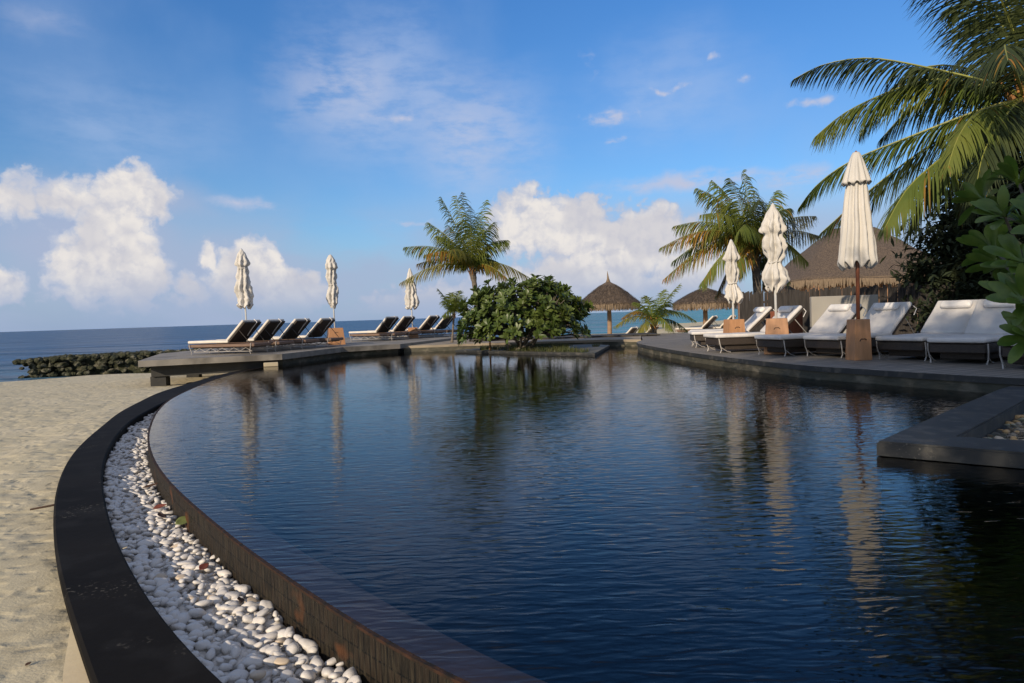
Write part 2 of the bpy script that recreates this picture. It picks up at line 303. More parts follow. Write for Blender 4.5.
        for sc_, dist, st in ((.9, .55, (.5, 1, 1)), (.22, 2.2, (.4, 1, 1)), (3.5, .08, (.6, 1, 1)), (.05, 6, (.3, 1, 1))):
            mp = N.new('ShaderNodeMapping'); mp.inputs['Scale'].default_value = st; mp.inputs['Rotation'].default_value = (0, 0, R(14)); L.new(tc.outputs['Object'], mp.inputs[0])
            n = N.new('ShaderNodeTexNoise'); n.inputs['Scale'].default_value = sc_; n.inputs['Detail'].default_value = 5; n.inputs['Distortion'].default_value = .5; L.new(mp.outputs[0], n.inputs['Vector'])
            b = N.new('ShaderNodeBump'); b.inputs['Distance'].default_value = dist; b.inputs['Strength'].default_value = 1; L.new(n.outputs['Fac'], b.inputs['Height'])
            if prev: L.new(prev.outputs[0], b.inputs['Normal'])
            prev = b
        L.new(prev.outputs[0], p.inputs['Normal']); L.new(p.outputs[0], out.inputs[0])
    return m
M['poolwater'] = water_mat('pool_water', 'pool'); M['waterside'] = water_mat('pool_water_side', 'inner'); M['seawater'] = water_mat('sea_water', 'sea')
# ------------------------------------------------------------------ light and sky
SUN_EL = 21.0; SUN_AZ = 212.0     # degrees, azimuth clockwise from +Y (the view direction)
sd = Vector((math.sin(R(SUN_AZ))*math.cos(R(SUN_EL)), math.cos(R(SUN_AZ))*math.cos(R(SUN_EL)), math.sin(R(SUN_EL))))
ld = bpy.data.lights.new('sun', 'SUN'); ld.energy = 4.4; ld.angle = R(.6); ld.color = (1, .83, .62)
lo = bpy.data.objects.new('sun', ld); col.objects.link(lo); lo.rotation_euler = sd.to_track_quat('Z', 'Y').to_euler(); lo.location = (-20, -30, 30)
W = bpy.data.worlds.new('World'); sc.world = W; W.use_nodes = True
nt = W.node_tree; N = nt.nodes; L = nt.links; bg = N['Background']; bg.inputs['Strength'].default_value = .1
sky = N.new('ShaderNodeTexSky'); sky.sky_type = 'NISHITA'; sky.sun_disc = False; sky.sun_elevation = R(SUN_EL); sky.sun_rotation = R(SUN_AZ); sky.air_density = 1.0; sky.dust_density = .3; sky.ozone_density = 2.5
CUM = [(-28.3, 9.6, 2.3, 2.1, 1.15), (-29.8, 7.2, 2.7, 2.8, 1.2), (-30.6, 4.4, 3.4, 2.8, 1.1), (-28.3, 4.1, 2.1, 2.4, 1.1), (-33.0, 9.0, 3.2, 1.1, 0.4), (-36.7, 3.1, 1.3, 1.3, 0.9), (-36.3, 8.9, 1.7, 1.0, 0.4), (-20.8, 3.8, 2.7, 2.5, 1.35), (-18.2, 2.5, 3.2, 1.7, 1.3), (-25.1, 2.7, 1.1, 1.1, 0.7), (-23.8, 5.4, 0.6, 0.8, 0.7), (1.8, 7.7, 3.0, 2.5, 1), (5.5, 7.3, 2.8, 2.3, 1), (7.5, 4.3, 5.0, 3.7, 1.1), (11.6, 5.8, 3.2, 2.6, 1), (4.2, 2.4, 7.5, 2.0, 0.8), (14.7, 3.2, 3.1, 3.2, 0.8), (-5.9, 1.5, 5.0, 1.0, 0.55), (48, 4, 9, 4, 1), (-52, 4, 8, 3.4, 1), (70, 3, 8, 3, .9)]
SOFT = [(-32, 6.0, 9, 6.5, .9), (-21, 4.2, 8, 4.5, .7), (7, 5, 12, 6, .6), (-27, 9, 7, 2.2, .6), (20, 6, 12, 4, .5), (60, 6, 20, 6, .8), (-60, 6, 20, 6, .8)]
VEIL = [(-10, 18, 11, 9, .8), (-3, 14.5, 9, 8, .8), (13, 17, 12, 7, .5), (-30, 14, 12, 6, .5)]
WSP = [(-20.5, 9.2, 3.3, 0.7, 0.6), (14.9, 10.2, 8.6, 1.1, 0.8), (-9.0, 16.2, 2.1, 0.6, 0.8), (8.3, 15.6, 2.0, 0.7, 0.9), (9.4, 14.0, 1.8, 0.4, 0.9), (16.9, 19.1, 1.1, 0.3, 0.7), (19.0, 17.6, 1.2, 0.4, 0.7), (13.7, 17.3, 1.3, 0.3, 0.8), (24.0, 15.1, 1.5, 0.4, 0.7), (7.0, 19.5, 0.6, 1.2, 0.4), (-8.1, 7.8, 2.8, 0.3, 0.6), (-13.3, 18.0, 7.1, 4.9, 0.38), (-2.9, 15.1, 6.7, 5.9, 0.36), (-33.0, 9.7, 5.3, 1.5, 0.6), (23.1, 9.7, 4.3, 1.2, 0.7), (-33.6, 20.4, 4.5, 1.4, 0.25)]
def cloud_group(name, blobs, warp_amp, warp_scale):
    g = bpy.data.node_groups.new(name, 'ShaderNodeTree')
    g.interface.new_socket('A', in_out='INPUT', socket_type='NodeSocketVector')
    g.interface.new_socket('H', in_out='OUTPUT', socket_type='NodeSocketFloat')
    n = g.nodes; l = g.links; gi = n.new('NodeGroupInput'); go = n.new('NodeGroupOutput')
    w = n.new('ShaderNodeTexNoise'); w.noise_dimensions = '2D'; w.inputs['Scale'].default_value = warp_scale; w.inputs['Detail'].default_value = 6; w.inputs['Roughness'].default_value = .55; l.new(gi.outputs[0], w.inputs['Vector'])
    s = n.new('ShaderNodeVectorMath'); s.operation = 'SUBTRACT'; s.inputs[1].default_value = (.5, .5, .5); l.new(w.outputs['Color'], s.inputs[0])
    ml = n.new('ShaderNodeVectorMath'); ml.operation = 'MULTIPLY'; ml.inputs[1].default_value = (warp_amp[0], warp_amp[1], 0); l.new(s.outputs[0], ml.inputs[0])
    a = n.new('ShaderNodeVectorMath'); a.operation = 'ADD'; l.new(gi.outputs[0], a.inputs[0]); l.new(ml.outputs[0], a.inputs[1])
    last = None
    for az, el, ra, re, st in blobs:
        q = n.new('ShaderNodeVectorMath'); q.operation = 'SUBTRACT'; q.inputs[1].default_value = (az, el, 0); l.new(a.outputs[0], q.inputs[0])
        q2 = n.new('ShaderNodeVectorMath'); q2.operation = 'MULTIPLY'; q2.inputs[1].default_value = (1/ra, 1/re, 0); l.new(q.outputs[0], q2.inputs[0])
        q3 = n.new('ShaderNodeVectorMath'); q3.operation = 'LENGTH'; l.new(q2.outputs[0], q3.inputs[0])
        q4 = n.new('ShaderNodeMath'); q4.operation = 'MULTIPLY_ADD'; q4.inputs[1].default_value = -st; q4.inputs[2].default_value = st; l.new(q3.outputs['Value'], q4.inputs[0])
        if last is None: last = q4
        else:
            mxn = n.new('ShaderNodeMath'); mxn.operation = 'SMOOTH_MAX'; mxn.inputs[2].default_value = .25; l.new(last.outputs[0], mxn.inputs[0]); l.new(q4.outputs[0], mxn.inputs[1]); last = mxn
    l.new(last.outputs[0], go.inputs[0]); 
    return g, last, n, l, go, gi
gC = cloud_group('cumulus_field', CUM, (2.2, 2.0), .45)[0]
# billows: round cells at two sizes and fine breakup, added to the blob field
gD = bpy.data.node_groups.new('cloud_billows', 'ShaderNodeTree')
gD.interface.new_socket('A', in_out='INPUT', socket_type='NodeSocketVector'); gD.interface.new_socket('H', in_out='OUTPUT', socket_type='NodeSocketFloat')
n = gD.nodes; l = gD.links; gi = n.new('NodeGroupInput'); go = n.new('NodeGroupOutput')
v1 = n.new('ShaderNodeTexVoronoi'); v1.feature = 'F1'; v1.voronoi_dimensions = '2D'; v1.inputs['Scale'].default_value = .34
v2 = n.new('ShaderNodeTexVoronoi'); v2.feature = 'F1'; v2.voronoi_dimensions = '2D'; v2.inputs['Scale'].default_value = 1.05
fb = n.new('ShaderNodeTexNoise'); fb.noise_dimensions = '2D'; fb.inputs['Scale'].default_value = .9; fb.inputs['Detail'].default_value = 6; fb.inputs['Roughness'].default_value = .5
wn = n.new('ShaderNodeTexNoise'); wn.noise_dimensions = '2D'; wn.inputs['Scale'].default_value = .9; wn.inputs['Detail'].default_value = 4; l.new(gi.outputs[0], wn.inputs['Vector'])
wa = n.new('ShaderNodeVectorMath'); wa.operation = 'MULTIPLY_ADD'; wa.inputs[1].default_value = (1.6, 1.6, 0); l.new(wn.outputs['Color'], wa.inputs[0]); l.new(gi.outputs[0], wa.inputs[2])
for q in (v1, v2, fb): l.new(wa.outputs[0], q.inputs['Vector'])
def madd(a, k, b):
    q = n.new('ShaderNodeMath'); q.operation = 'MULTIPLY_ADD'; q.inputs[1].default_value = k; l.new(a, q.inputs[0])
    if isinstance(b, float): q.inputs[2].default_value = b
    else: l.new(b, q.inputs[2])
    return q.outputs[0]
def sq(o_):
    q = n.new('ShaderNodeMath'); q.operation = 'MULTIPLY'; l.new(o_, q.inputs[0]); l.new(o_, q.inputs[1]); return q.outputs[0]
h = madd(sq(v1.outputs['Distance']), -.48, .20); h = madd(sq(v2.outputs['Distance']), -.30, h); h = madd(fb.outputs['Fac'], .55, h)
l.new(h, go.inputs[0])
gW = cloud_group('wisp_field', WSP, (6.0, 1.6), .35)[0]; gV = cloud_group('veil_field', VEIL, (7, 5), .12)[0]; gS = cloud_group('bank_field', SOFT, (4.0, 2.5), .16)[0]
tc = N.new('ShaderNodeTexCoord'); nrm = N.new('ShaderNodeVectorMath'); nrm.operation = 'NORMALIZE'; L.new(tc.outputs['Generated'], nrm.inputs[0])
sp = N.new('ShaderNodeSeparateXYZ'); L.new(nrm.outputs[0], sp.inputs[0])
def mth(op, a, b=None, c=None):
    q = N.new('ShaderNodeMath'); q.operation = op
    for i, v in enumerate((a, b, c)):
        if v is None: continue
        if isinstance(v, (int, float)): q.inputs[i].default_value = v
        else: L.new(v, q.inputs[i])
    return q.outputs[0]
az = mth('MULTIPLY', mth('ARCTAN2', sp.outputs[0], sp.outputs[1]), 57.2958)
el = mth('MULTIPLY', mth('ARCSINE', sp.outputs[2]), 57.2958)
cb = N.new('ShaderNodeCombineXYZ'); L.new(az, cb.inputs[0]); L.new(el, cb.inputs[1])
def grp(g, vec):
    q = N.new('ShaderNodeGroup'); q.node_tree = g; L.new(vec, q.inputs[0]); return q.outputs[0]
off = N.new('ShaderNodeVectorMath'); off.operation = 'ADD'; off.inputs[1].default_value = (.35, .55, 0); L.new(cb.outputs[0], off.inputs[0])
D0 = grp(gD, cb.outputs[0]); D1 = grp(gD, off.outputs[0]); H0 = mth('ADD', grp(gC, cb.outputs[0]), D0)
def ss(v, a, b, c=0, d=1, t='SMOOTHSTEP'):
    q = N.new('ShaderNodeMapRange'); q.interpolation_type = t
    q.inputs['From Min'].default_value = a; q.inputs['From Max'].default_value = b; q.inputs['To Min'].default_value = c; q.inputs['To Max'].default_value = d
    L.new(v, q.inputs['Value']); return q.outputs[0]
def mixc(f, a, b):
    q = N.new('ShaderNodeMix'); q.data_type = 'RGBA'
    if isinstance(f, (int, float)): q.inputs[0].default_value = f
    else: L.new(f, q.inputs[0])
    for i, v in ((6, a), (7, b)):
        if isinstance(v, tuple): q.inputs[i].default_value = (*v, 1)
        else: L.new(v, q.inputs[i])
    return q.outputs[2]
K = 10.0
def rad(r, g, b): return (r*K, g*K, b*K)
# stratus and cirrus veil
hw = grp(gW, cb.outputs[0])
wfib = N.new('ShaderNodeTexNoise'); wfib.noise_dimensions = '2D'; wfib.inputs['Scale'].default_value = .5; wfib.inputs['Detail'].default_value = 8; wfib.inputs['Roughness'].default_value = .6
wmp = N.new('ShaderNodeMapping'); wmp.inputs['Scale'].default_value = (.5, 1.4, 1); wmp.inputs['Rotation'].default_value = (0, 0, R(-8)); L.new(cb.outputs[0], wmp.inputs[0]); L.new(wmp.outputs[0], wfib.inputs['Vector'])
wd = mth('MULTIPLY', ss(hw, -.05, .75), ss(wfib.outputs['Fac'], .28, .62))
# broad grey-lavender banks low over the sea
bank = N.new('ShaderNodeTexNoise'); bank.noise_dimensions = '2D'; bank.inputs['Scale'].default_value = .07; bank.inputs['Detail'].default_value = 6; bmp = N.new('ShaderNodeMapping'); bmp.inputs['Scale'].default_value = (1, 2.6, 1); bmp.inputs['Location'].default_value = (3.1, 1.7, 0); L.new(cb.outputs[0], bmp.inputs[0]); L.new(bmp.outputs[0], bank.inputs['Vector'])
bankd = mth('MULTIPLY', ss(bank.outputs['Fac'], .36, .62), ss(el, 4, 11.5, .75, 0))
haze_low = ss(el, -1, 10, .8, 0)
veil = N.new('ShaderNodeTexNoise'); veil.noise_dimensions = '2D'; veil.inputs['Scale'].default_value = .05; veil.inputs['Detail'].default_value = 7; L.new(cb.outputs[0], veil.inputs['Vector'])
tint = mixc(ss(el, 3, 26, t='LINEAR'), (.74, .98, 1.18), (.55, 1.06, 1.58))
mul = N.new('ShaderNodeMix'); mul.data_type = 'RGBA'; mul.blend_type = 'MULTIPLY'; mul.inputs[0].default_value = 1; L.new(sky.outputs[0], mul.inputs[6]); L.new(tint, mul.inputs[7])
c = mixc(ss(veil.outputs['Fac'], .45, .75, 0, .25), mul.outputs[2], rad(.33, .47, .74))
c = mixc(haze_low, c, rad(.29, .39, .63))
c = mixc(bankd, c, rad(.38, .46, .64))
c = mixc(mth('MULTIPLY', ss(grp(gV, cb.outputs[0]), 0, .7), ss(wfib.outputs['Fac'], .25, .7, .2, .5)), c, rad(.46, .57, .80))
c = mixc(mth('MULTIPLY', ss(grp(gS, cb.outputs[0]), -.05, .75), .85), c, rad(.41, .47, .64))
c = mixc(wd, c, rad(.52, .56, .72))
sh = ss(mth('SUBTRACT', D0, D1), -.48, .26)
base = ss(el, .3, 5.0)
lit = mixc(sh, rad(.62, .61, .66), rad(.98, .90, .80))
core = ss(H0, .10, .62)
big = N.new('ShaderNodeTexNoise'); big.noise_dimensions = '2D'; big.inputs['Scale'].default_value = .22; big.inputs['Detail'].default_value = 3; L.new(cb.outputs[0], big.inputs['Vector'])
lit = mixc(ss(big.outputs['Fac'], .42, .62, 0, .6), lit, rad(.60, .58, .62))
lit2 = mixc(core, rad(.50, .56, .70), lit)
lit3 = mixc(mth('MULTIPLY', base, .75), rad(.40, .47, .63), lit2)
ca = mth('MULTIPLY', ss(H0, .02, .30), ss(el, -.2, 2.2, .0, 1))
c = mixc(ca, c, lit3)
# added unseen cloud sheet overhead and behind the viewpoint, whitens and lifts ambient light
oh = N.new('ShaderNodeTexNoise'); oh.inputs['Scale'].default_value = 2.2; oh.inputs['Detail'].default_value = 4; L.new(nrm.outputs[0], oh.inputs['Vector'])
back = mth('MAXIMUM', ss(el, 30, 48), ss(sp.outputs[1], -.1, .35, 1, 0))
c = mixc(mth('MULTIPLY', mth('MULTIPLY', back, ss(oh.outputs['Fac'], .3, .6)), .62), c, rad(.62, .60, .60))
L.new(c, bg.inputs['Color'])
# ------------------------------------------------------------------ plan of the pool
EDGE = catmull([(6.5, .75), (3.2, .78), (1.8, .92), (.9, 1.15), (.35, 1.42), (0, 1.66), (-.22, 1.84), (-.45, 2.09), (-.79, 2.48), (-1.29, 3.08), (-2.16, 4.23), (-2.74, 5.11), (-3.27, 6.03), (-3.77, 7.03), (-4.34, 8.3), (-4.87, 9.79), (-5.45, 12.29), (-5.7, 14.2), (-5.75, 16.0)], 8)
CIN = catmull([(6.5, .40), (3.0, .42), (1.6, .55), (.7, .80), (.05, 1.18), (-.5, 1.6), (-.88, 1.96), (-1.08, 2.18), (-1.32, 2.45), (-1.61, 2.83), (-2.03, 3.4), (-2.61, 4.28), (-3.08, 5.05), (-3.63, 6.08), (-4.28, 7.52), (-4.70, 8.84), (-5.05, 10.2), (-5.55, 12.6), (-5.8, 14.3), (-5.85, 16)], 8)
COUT = catmull([(6.5, .02), (3.0, .04), (1.4, .2), (.45, .48), (-.25, .9), (-.85, 1.45), (-1.26, 1.98), (-1.41, 2.16), (-1.64, 2.45), (-1.96, 2.87), (-2.37, 3.44), (-2.90, 4.24), (-3.41, 5.09), (-3.95, 6.13), (-4.50, 7.42), (-4.96, 8.53), (-5.30, 9.6), (-5.72, 11.0), (-5.98, 12.7), (-6.2, 14.3), (-6.25, 16)], 8)
pE, pI, pO = Path([(p[0], p[1]) for p in EDGE]) if False else Path([Vector((p[0], p[1], 0)) for p in EDGE]), Path([Vector((p[0], p[1], 0)) for p in CIN]), Path([Vector((p[0], p[1], 0)) for p in COUT])
NS = 160
E_, I_, O_ = pE.resample(NS), pI.resample(NS), pO.resample(NS)
for pl_ in (E_, I_, O_):
    for _ in range(14):
        q_ = [p.copy() for p in pl_]
        for i in range(1, NS-1): pl_[i] = (q_[i-1]+q_[i]*2+q_[i+1])/4
def nrm2(pts, i):
    a = pts[max(i-1, 0)]; b = pts[min(i+1, len(pts)-1)]; t = (b-a).normalized(); return Vector((t.y, -t.x, 0))   # to the pool side
def ribbon(name, A, za, B, zb, mt, depthA=None, depthB=None, smooth=True, uvs=False, parent=None, **k):
    bm = bmesh.new(); uv = bm.loops.layers.uv.new('UVMap')
    prof = []
    for i in range(len(A)):
        row = []
        if depthA is not None: row.append((A[i].x, A[i].y, depthA))
        row.append((A[i].x, A[i].y, za)); row.append((B[i].x, B[i].y, zb))
        if depthB is not None: row.append((B[i].x, B[i].y, depthB))
        prof.append([bm.verts.new(p) for p in row])
    d = 0
    for i in range(len(prof)-1):
        d1 = d + (A[i+1]-A[i]).length
        for j in range(len(prof[0])-1):
            f = bm.faces.new((prof[i][j], prof[i][j+1], prof[i+1][j+1], prof[i+1][j]))
            va, vb = prof[i][j].co, prof[i][j+1].co
            h0 = va.z; h1 = vb.z
            for lp, q in zip(f.loops, ((d, h0), (d, h1), (d1, h1), (d1, h0))): lp[uv].uv = q
        d = d1
    bmesh.ops.recalc_face_normals(bm, faces=bm.faces)
    return obj(name, bm, mt, parent, smooth=False, **k)
# black coping kerb
bm = bmesh.new()
rows = []
for i in range(NS):
    a, b = O_[i], I_[i]; n_ = (b-a).normalized(); w_ = .012
    rows.append([bm.verts.new(p) for p in ((a.x, a.y, -.095), (a.x, a.y, -.05-w_), (a.x+n_.x*w_, a.y+n_.y*w_, -.05), (b.x-n_.x*w_, b.y-n_.y*w_, -.05), (b.x, b.y, -.05-w_), (b.x, b.y, -.45), (a.x+n_.x*.05, a.y+n_.y*.05, -.45), (a.x+n_.x*.05, a.y+n_.y*.05, -.095))])
for i in range(NS-1):
    for j in range(8): bm.faces.new((rows[i][j], rows[i][(j+1) % 8], rows[i+1][(j+1) % 8], rows[i+1][j]))
bmesh.ops.recalc_face_normals(bm, faces=bm.faces)
obj('stone_kerb', bm, M['coping'], label='wide curved black stone kerb between the sand and the white pebbles', cat='kerb')
def fw(y): return max(0, min(1, (3.7-y)/1.7))
OO = [O_[i] - nrm2(O_, i)*(.075*fw(O_[i].y)-.01) for i in range(NS)]; O2 = [O_[i] + nrm2(O_, i)*.045 for i in range(NS)]
OO2 = [O_[i] - nrm2(O_, i)*(.12*fw(O_[i].y)-.01) for i in range(NS)]
def fz(y): return -.120 - .07*max(0, min(1, (y-1.9)/2.2))
bm = bmesh.new(); rows = []
for i in range(NS): rows.append([bm.verts.new(p) for p in ((O2[i].x, O2[i].y, fz(O_[i].y)+.02), (OO[i].x, OO[i].y, fz(O_[i].y)-.012), (OO2[i].x, OO2[i].y, -.6), (O2[i].x, O2[i].y, -.6))])
for i in range(NS-1):
    for j in range(4): bm.faces.new((rows[i][j], rows[i][(j+1) % 4], rows[i+1][(j+1) % 4], rows[i+1][j]))
bmesh.ops.recalc_face_normals(bm, faces=bm.faces)
obj('kerb_footing', bm, M['footing'], label='sand coloured concrete footing under the outer side of the black kerb', cat='footing')
ribbon('gravel_bed', I_, -.27, E_, -.27, M['bed'], kind='structure')
# pool wall with rim and submerged ledge
wall = empty('pool_wall', (0, 0, 0), label='low curved infinity pool wall in wet brown mosaic tiles beside white pebbles', cat='pool wall')
E2 = [E_[i] + nrm2(E_, i)*.016 for i in range(NS)]; E3 = [E_[i] + nrm2(E_, i)*.29 for i in range(NS)]
ribbon('tiled_face', E_, -.006, E_, -.60, M['walltile'], parent=wall)
ribbon('rim', E_, .004, E2, .004, M['rim'], depthA=-.006, depthB=-.05, parent=wall)
ribbon('ledge', E2, -.045, E3, -.10, M['ledge'], depthB=-1.3, parent=wall)
POOL = [(p.x, p.y) for p in E2] + [(-5.1, 17.6), (-4.6, 19.3), (-3.3, 20.6), (3.9, 20.6), (4.6, 17), (4.6, 12), (5.6, 9), (7.2, 6.5), (9.2, 4), (9.2, .9)]
bm = bmesh.new(); prism(bm, POOL, -1.22, 0, 0, 1); obj('pool_water', bm, [M['poolwater'], M['waterside']], kind='structure')
bm = bmesh.new(); f = bm.faces.new([bm.verts.new((x, y, -1.25)) for x, y in [(9.5, .7), (-7, .7), (-7, 21.5), (9.5, 21.5)]]); obj('pool_floor', bm, M['poolfloor'], kind='structure')
# ------------------------------------------------------------------ ground: sand and sea
def sst(a, b, v):
    t = max(0, min(1, (v-a)/(b-a))); return t*t*(3-2*t)
def sand_h(x, y):
    ys_ = 22.4 + 6.0*sst(-17.2, -14.8, x)
    t = max(0, (y-8)/(ys_-8))
    h = -.15 - .65*t**1.3
    if x > -9:                     # dips below the built terraces, rises to the spit in the east
        pass
    e = -.62 + .62*sst(.165, .215, x/max(y, 1)) if y > 20 else -.9
    e -= 3*sst(52, 75, y)
    e += .08*sst(.25, .3, x/max(y, 1))
    k = sst(-8, -2, x - 0*y)
    if y > 20: h = h*(1-k) + e*k
    if y > 24 and x < 2: h = min(h, -.8-.1*(y-24))
    if y < 20 and x > -4: h = -.15
    return h + .035*noise.noise(Vector((x*.35, y*.35, 0))) + .02*noise.noise(Vector((x*1.1, y*1.1, 3)))
pool_in = [(p.x, p.y) for p in OO2] + [(-6.0, 20), (-3.3, 21.6), (4, 21.6), (9.6, 21.6), (9.6, .1)]
def inside(poly, x, y):
    r = False; j = len(poly)-1
    for i in range(len(poly)):
        xi, yi = poly[i]; xj, yj = poly[j]
        if (yi > y) != (yj > y) and x < (xj-xi)*(y-yi)/(yj-yi)+xi: r = not r
        j = i
    return r
xs = []; v = -60
while v < 60:
    xs.append(v); v += 4 if v < -24 or v > 24 else (.25 if v < 0 else .7)
ys = []; v = -40
while v < 100:
    ys.append(v); v += 4 if v < -6 or v > 60 else (.25 if v < 14 else .5)
bm = bmesh.new(); gv = {}
for i, x in enumerate(xs):
    for j, y in enumerate(ys):
        gv[i, j] = bm.verts.new((x, y, -1.6 if inside(pool_in, x, y) else sand_h(x, y)))
for i in range(len(xs)-1):
    for j in range(len(ys)-1):
        bm.faces.new((gv[i, j], gv[i+1, j], gv[i+1, j+1], gv[i, j+1]))
obj('sand', bm, M['sand'], smooth=True, kind='structure')
# fine strip so that the sand meets the footing exactly
bm = bmesh.new(); rows = []
for i in range(NS):
    nn_ = nrm2(O_, i); r_ = []
    for t, dz in ((-.07, 0), (.1, 0), (.3, .004), (.6, .004), (1.0, -.05)):
        p = O_[i] - nn_*t if t > 0 else O_[i] + nn_*.07
        r_.append(bm.verts.new((p.x, p.y, sand_h(p.x, p.y)+dz+.012 if t < 1 else sand_h(p.x, p.y)-.08)))
    rows.append(r_)
for i in range(NS-1):
    for j in range(4): bm.faces.new((rows[i][j], rows[i][j+1], rows[i+1][j+1], rows[i+1][j]))
bmesh.ops.recalc_face_normals(bm, faces=bm.faces)
obj('sand_edge', bm, M['sand'], smooth=True, kind='structure')
bm = bmesh.new(); f = bm.faces.new([bm.verts.new(p) for p in ((-25000, -25000, -.8), (25000, -25000, -.8), (25000, 30000, -.8), (-25000, 30000, -.8))]); obj('sea', bm, M['seawater'], kind='structure')
bm = bmesh.new(); f = bm.faces.new([bm.verts.new(p) for p in ((-25000, -25000, -9), (25000, -25000, -9), (25000, 30000, -9), (-25000, 30000, -9))]); obj('sea_floor', bm, M['sand'], kind='structure')
# ------------------------------------------------------------------ terraces
def slab(name, poly, z, lip=.07, over=.03, face=M['mossy'], top=M['deckwood'], z0=-1.2, edge=None, **k):
    bm = bmesh.new(); prism(bm, poly, z-lip, z, 0, 1)
    cx = sum(p[0] for p in poly)/len(poly); cy = sum(p[1] for p in poly)/len(poly)
    inner = []
    for i, p in enumerate(poly):
        a = Vector(poly[i-1]); b = Vector(poly[(i+1) % len(poly)]); t = (b-a).normalized(); n_ = Vector((t.y, -t.x))
        q = Vector(p) + n_*over
        if not inside(poly, q.x, q.y): q = Vector(p) - n_*over
        inner.append((q.x, q.y))
    prism(bm, inner, z0, z-lip-.001, 2, 2)
    bmesh.ops.recalc_face_normals(bm, faces=bm.faces)
    return obj(name, bm, [top, edge or M['deckstone'], face], **k)
REDGE = catmull([(3.74, 19.5, 0), (3.32, 18.2, 0), (3.22, 16.57, 0), (3.36, 13.68, 0), (3.6, 11.56, 0), (4.01, 9.51, 0), (4.4, 8.63, 0), (4.84, 7.73, 0), (5.3, 6.98, 0), (6.6, 5.2, 0), (8.4, 3.0, 0)], 4)
slab('terrace', [(p.x, p.y) for p in REDGE] + [(30, 3.0), (30, 26), (4.6, 24.4)], .18, top=M['deckwood'], edge=M['darkstone'], kind='structure')
slab('paving', [(-3.28, 20.45), (-1.1, 20.6), (2.9, 20.4), (3.70, 19.55), (4.56, 24.4), (-1.60, 26.0)], .19, top=M['terrace'], edge=M['terrace'], kind='structure')
bm = bmesh.new()
for k_ in range(14): box(bm, (-1.2+.45*k_, 23.1+.0*k_, .225), (.42, 1.6, .04))
tag(obj('duckboard_walkway', bm, M['duckboard']), 'dark slatted walkway lying across the far paving behind the round bush', 'walkway')
# near terrace under the photographer
slab('near_terrace', [(p.x, p.y) for p in O_ if p.y < 1.4 and p.x > -.8][:] + [(-.8, -6), (12, -6), (12, .02)], -.07, top=M['deckwood'], z0=-.6, kind='structure')
# left sun deck platform on a beam
dk = empty('sun_deck', (-6.5, 19, -.3), label='grey cantilevered sun deck with its tip out over the sand, carrying the brown loungers', cat='deck')
DP = [(-8.2, 14.93), (-5.42, 16.05), (-4.72, 19.0), (-3.29, 20.05), (-1.62, 26), (-1.62, 30), (-9.5, 30), (-9.6, 18.6)]
def rel(bm, o): bmesh.ops.translate(bm, verts=bm.verts, vec=-Vector(o.location))
bm = bmesh.new(); prism(bm, DP, .135, .27, 0, 1); rel(bm, dk); obj('deck_slab', bm, [M['deckstone'], M['deckstone']], dk)
bm = bmesh.new(); prism(bm, [(-5.5, 16.3), (-4.8, 19.1), (-3.4, 20.2), (-3.4, 29), (-4.5, 29), (-5.9, 19), (-6.2, 16.4)], -1.2, .133); rel(bm, dk); obj('base_wall', bm, M['mossy'], dk)
bm = bmesh.new(); prism(bm, [(-8.15, 15.35), (-5.6, 16.3), (-5.6, 16.6), (-8.2, 15.65)], -.12, .132); rel(bm, dk); obj('beam', bm, M['beam'], dk)
for (x, y) in ((-8.05, 15.52), (-5.95, 16.35), (-8.9, 19.0)):
    bm = bmesh.new(); prism(bm, [(x-.15, y-.12), (x+.15, y-.02), (x+.15, y+.18), (x-.15, y+.08)], -.75, -.121 if y < 17 else .132); rel(bm, dk); obj('post', bm, M['beam'], dk)
bm = bmesh.new(); box(bm, (-5.62, 15.85, .045), (.32, .2, .09), Matrix.Rotation(R(20), 4, 'Z'), .01)
tag(obj('stone_block', bm, M['footing']), 'small pale concrete block wedged under the corner of the left deck', 'block')
# driftwood-like plank in the shade under deck
bm = bmesh.new(); box(bm, (-6.9, 16.2, -.36), (1.6, .22, .05), Matrix.Rotation(R(8), 4, 'Z'), .01)
tag(obj('plank', bm, M['beam']), 'dark plank lying on the sand under the left deck', 'plank')
# island with bush
slab('planting_island', [(-1.61, 19.2), (1.89, 15.62), (2.75, 19.25), (2.3, 20.39), (-.6, 20.5)], .075, lip=.05, top=M['mossy'], edge=M['darkstone'], face=M['darkstone'], kind='structure')
# planter
PO = [(2.37, 4.45), (3.58, 5.62), (4.77, 6.75), (5.35, 7.25), (6.4, 5.9), (6.4, 1.2), (5.0, 2.35), (2.97, 3.98)]
PI_ = [(2.95, 4.52), (3.9, 5.42), (4.86, 6.35), (5.25, 6.5), (5.9, 5.6), (5.9, 2.2), (5.2, 2.8), (3.25, 4.33)]
pl = empty('stone_planter', (4.5, 4.8, 0), label='dark grey stone planter jutting into the pool, pebbles inside', cat='planter')
bm = bmesh.new()
a = [bm.verts.new((x, y, .10)) for x, y in PO]; b = [bm.verts.new((x, y, .10)) for x, y in PI_]; a2 = [bm.verts.new((x, y, .005)) for x, y in PO]; b2 = [bm.verts.new((x, y, -.12)) for x, y in PI_]
for i in range(8):
    j = (i+1) % 8
    bm.faces.new((a[i], a[j], b[j], b[i])); bm.faces.new((a2[i], a2[j], a[j], a[i])); bm.faces.new((b[i], b[j], b2[j], b2[i]))
bmesh.ops.recalc_face_normals(bm, faces=bm.faces)
bmesh.ops.bevel(bm, geom=[e for e in bm.edges if e.verts[0].co.z > .09 and e.verts[1].co.z > .09 and len(e.link_faces) == 2 and abs(e.link_faces[0].normal.z-e.link_faces[1].normal.z) > .3], offset=.012, segments=2, affect='EDGES')
